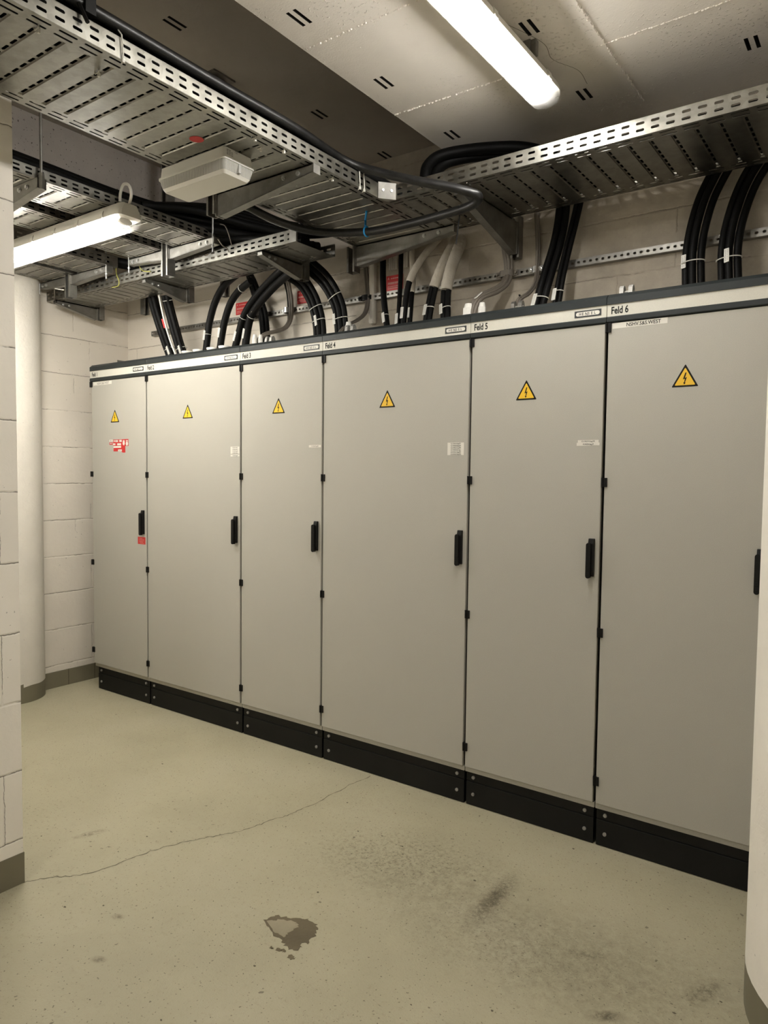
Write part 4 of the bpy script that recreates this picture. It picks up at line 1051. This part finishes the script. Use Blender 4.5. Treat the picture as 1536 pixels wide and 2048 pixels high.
# red warning plates on the back wall
for k, (lb, x0, x1, z0, z1) in enumerate((('red warning plate on the wall above Feld 2, half hidden by cables', .935, 1.045, 2.503, 2.578), ('red warning plate on the wall above Feld 3', 1.468, 1.575, 2.505, 2.582), ('red warning plate on the wall between black cables above Feld 4', 2.125, 2.235, 2.490, 2.572))):
    t = thing('warning_plate', lb, 'sign', ((x0+x1)/2, .44, z0), 'red plates on the back wall')
    b = MB(); b.box((x0, .437, z0), (x1, .4398, z1)); pl_ = b.build('plate', M['red'], t)
    b = MB(); w = x1-x0; h = z1-z0
    b.poly([(x0+.08*w, .4362, z1-.24*h), (x0+.20*w, .4362, z1-.24*h), (x0+.14*w, .4362, z1-.08*h)])
    r = random.Random(k)
    for j, (zz, hh, a, c) in enumerate(((.20,.07,.28,.85),(.50,.13,.1,.8),(.72,.05,.1,.75),(.84,.05,.1,.85))):
        x = x0+a*w
        while x < x0+c*w:
            q = r.uniform(.04, .10)*w; b.box((x, .4362, z1-zz*h-hh*h/2), (min(x+q, x0+c*w), .4372, z1-zz*h+hh*h/2)); x += q + .018*w
    b.build('printed_text', M['pale_red'], t)

# black loop cable: along the wide tray, turning in front of the right tray, back under it
top = [(2.535, -2.9, 2.80), (2.536, -2.2, 2.80), (2.535, -1.586, 2.802), (2.53, -1.14, 2.802), (2.535, -.75, 2.80), (2.5197, -0.4165, 2.7950), (2.6378, -0.3300, 2.7503), (2.7993, -0.2900, 2.6928), (2.9302, -0.2500, 2.6532), (3.0011, -0.2200, 2.6278), (3.0282, -0.1900, 2.6138), (2.9860, -0.1500, 2.6050), (2.8608, -0.1100, 2.6096), (2.6103, -0.0600, 2.6234), (2.3848, -0.0600, 2.6293), (2.1536, -0.1500, 2.6447), (2.0612, -0.3100, 2.6590), (1.9975, -0.4400, 2.6970), (1.9687, -0.5200, 2.7340), (1.93, -.50, 2.80), (1.80, -.45, 2.85)]
lp = make_cable('loop_cable', 'thick worn black cable looping from the wide tray back underneath it', 'cable', None, top, .0185, 'conduit', n=14)
b = MB()
c = Vector((2.3641, -0.0600, 2.6331)); b.tube([c + .022*(math.cos(a*PI/8)*Vector((0,.5,.86)) + math.sin(a*PI/8)*Vector((.1,-.86,.5))) for a in range(17)], .0045, 6)
b.tube([tuple(c+Vector((.0,-.01,.024))), (2.3422, -0.0400, 2.6962), (2.4138, -0.1266, 2.6980)], .005, 6); b.build('blue_tie', M['blue'], lp)
b = MB(); b.tube([(2.8996, -0.1100, 2.6143), (2.8932, -0.1100, 2.5700), (2.8864, -0.1200, 2.4689)], .0028, 6); b.build('tie_tail', M['black'], lp)
b = MB(); c = Vector((2.535, -1.60, 2.80)); b.obox(c, (.026,0,0), (0,.016,0), (0,0,.027)); b.cyl((2.55,-1.63,2.79), (2.575,-1.62,2.735), .006, 6); b.cyl((2.53,-1.60,2.82), (2.53,-1.60,3.2), .005, 8); b.build('suspension_clip', M['black'], lp)
GT = 'black cables lying in the wide tray'
for k, (x, z, e) in enumerate(((2.500, 2.752, .10), (2.455, 2.735, .14), (2.40, 2.73, .18), (2.485, 2.795, .05))):
    make_cable('power_cable', ['outer black cable in the wide tray, against its rail', 'second black cable in the wide tray, counted from its rail', 'innermost black cable in the wide tray', 'upper black cable in the wide tray beside the worn loop cable'][k], 'cable', GT, [(x, -2.9, z), (x-.005, -2.0, z+.004), (x+.006, -1.2, z), (x, -.6, z), (x+.03, -.22, z), (x+.14, -.08+e*.6, min(z, 2.745)), (x+.5, -.135+e*.8, 2.726), (4.29, -.14+e*.8, 2.726)], .021)
for k in range(5):
    x, ye = 2.10 + .065*k, .235 - .062*k
    make_cable('power_cable', ('first', 'second', 'third', 'fourth', 'fifth')[k] + ' black cable from the left edge inside the wide tray', 'cable', GT, [(x, -2.9, 2.728), (x+.005, -2.0, 2.73), (x-.004, -1.2, 2.728), (x, -.6, 2.73), (x+.02, -.12-.05*k+.1, 2.728), (x+.16, ye-.02, 2.73), (x+.6, ye, 2.728), (3.5, ye+.004, 2.73), (4.29, ye, 2.728)], .0225)
# heavy black loop rising from the right tray
for k, (dr, dz, r) in enumerate(((0, 0, .026), (.05, -.012, .026))):
    q = [(2.6443, 0.0200, 2.8072), (2.6381, 0.0200, 2.8576), (2.6407, 0.0400, 2.9085), (2.6770, 0.0800, 2.9541), (2.7762, 0.1400, 2.9760), (2.9155, 0.1900, 2.9730), (3.0293, 0.2300, 2.9571), (3.1637, 0.2500, 2.9010)]
    make_cable('power_cable', ('front' if k == 0 else 'rear') + ' strand of the heavy black loop rising above the right tray', 'cable', 'heavy loop above the right tray', [(x+dr*.3, y+dr, z+dz) for x, y, z in q], r)
# cables coming down the narrow trays into the lower tray
GN = 'black cables in the narrow trays'
spec = [(1.27, 2.735), (1.32, 2.737), (1.375, 2.735), (1.43, 2.737), (1.30, 2.782), (1.36, 2.788), (1.41, 2.78), (1.335, 2.826), (.92, 2.737), (.98, 2.735), (1.04, 2.737), (.95, 2.782), (.42, 2.737), (.50, 2.735)]
NAMES = ['in the narrow tray beside the wide tray', 'in the middle narrow tray', 'in the tray above the hanging lamp']
for k, (x, z) in enumerate(spec):
    w = 0 if k < 8 else 1 if k < 12 else 2
    ordn = ('lowest outer', 'low second', 'low third', 'low inner', 'stacked first', 'stacked second', 'stacked third', 'topmost')[k if w == 0 else k-8 if w == 1 else k-12]
    yy = -.13 + .028*(k % 8); xe = 1.9 - .02*k
    make_cable('power_cable', '%s black cable %s' % (ordn, NAMES[w]), 'cable', GN, [(x, -1.495, z), (x+.004, -1.2, z+.003), (x-.003, -.7, z), (x+.01, -.42, z+.01), (x+.08, -.22, z+.015), (x+.24, yy-.02, z-.01), (x+.42, yy, 2.70+.02*(k//8)), (min(x+.60, 1.97), yy+.01, 2.66+.02*(k//8))], .0215)
# sagging cables from the narrow tray toward the far end of the lower tray
for k in range(4):
    make_cable('power_cable', ('nearest', 'second', 'third', 'farthest')[k] + ' black cable sagging from the narrow tray to below the wide tray', 'cable', 'cables sagging below the wide tray', [(1.42-.04*k, -.62, 2.775+.008*k), (1.50, -.36+.04*k, 2.815+.015*k), (1.62, -.10+.04*k, 2.79+.02*k), (1.85, .06+.04*k, 2.745+.02*k), (2.15, .14+.04*k, 2.74+.012*k), (2.6, .2+.03*k, 2.74)], .022)

# thin earth wires on the lower tray and lamp side
GE = 'earth wires at the trays'
for lb, q, mt in (('yellow green earth wire hanging at the left of the lower tray rail', [(0.5902, -0.2000, 2.7237), (0.6019, -0.2050, 2.6679), (0.6337, -0.2100, 2.6210), (0.6233, -0.2100, 2.5932), (0.5479, -0.2000, 2.5971)], 'earth'),
                  ('yellow green earth wire in the middle of the lower tray rail', [(0.8096, -0.2000, 2.7035), (0.8374, -0.2100, 2.6683), (0.8699, -0.2100, 2.6434), (0.9209, -0.2000, 2.6351)], 'earth'),
                  ('dark earth wire bent below the arm end of the double hanger', [(1.5633, -0.2500, 2.7657), (1.6009, -0.2500, 2.7486), (1.6085, -0.2300, 2.7075), (1.5980, -0.2000, 2.6592)], 'grey_cable'),
                  ('short dark earth wire at the rod of the double hanger', [(1.5708, -0.2700, 2.6835), (1.5783, -0.2500, 2.6573), (1.5824, -0.2200, 2.6466), (1.5754, -0.2000, 2.6351)], 'grey_cable'),
                  ('grey wire hanging below the far left arm', [(-0.0634, -0.2600, 2.6950), (-0.0104, -0.2500, 2.6707), (-0.0523, -0.2200, 2.6287), (-0.0937, -0.2000, 2.6125)], 'grey_cable'),
                  ('pale wire sloping below the far left arm', [(-0.0398, -0.2700, 2.6863), (0.0186, -0.2500, 2.6540), (0.0596, -0.2200, 2.6452)], 'tag')):
    make_cable('earth_wire', lb, 'wire', GE, q, .0028 if mt != 'tag' else .004, mt, n=6)

# ------------------------------------------------------------------ world, camera, view
w = bpy.data.worlds.new('world'); bpy.context.scene.world = w; w.use_nodes = True
w.node_tree.nodes['Background'].inputs[0].default_value = (1, .95, .88, 1)
w.node_tree.nodes['Background'].inputs[1].default_value = 0.0
cam = bpy.data.cameras.new('camera'); co = bpy.data.objects.new('camera', cam); C.objects.link(co)
cam.sensor_fit = 'HORIZONTAL'; cam.sensor_width = 36; cam.lens = 1438.88 / 1536 * 36; cam.clip_start = .02
yaw, pitch, roll = -0.6232516606, -0.0528368627, 0.0115061417
f = Vector((math.sin(yaw)*math.cos(pitch), math.cos(yaw)*math.cos(pitch), math.sin(pitch)))
r = Vector((math.cos(yaw), -math.sin(yaw), 0)); u = r.cross(f)
r2 = math.cos(roll)*r + math.sin(roll)*u; u2 = -math.sin(roll)*r + math.cos(roll)*u
co.matrix_world = Matrix(((r2.x, u2.x, -f.x, 4.4582526), (r2.y, u2.y, -f.y, -2.8060388), (r2.z, u2.z, -f.z, 1.4943190), (0, 0, 0, 1)))
sc = bpy.context.scene; sc.camera = co
sc.view_settings.view_transform = 'Standard'; sc.view_settings.look = 'None'
sc.view_settings.exposure = 1.85; sc.view_settings.gamma = 1.0; sc.view_settings.use_curve_mapping = False
sc.cycles.max_bounces = 8; sc.cycles.diffuse_bounces = 5; sc.cycles.use_denoising = True
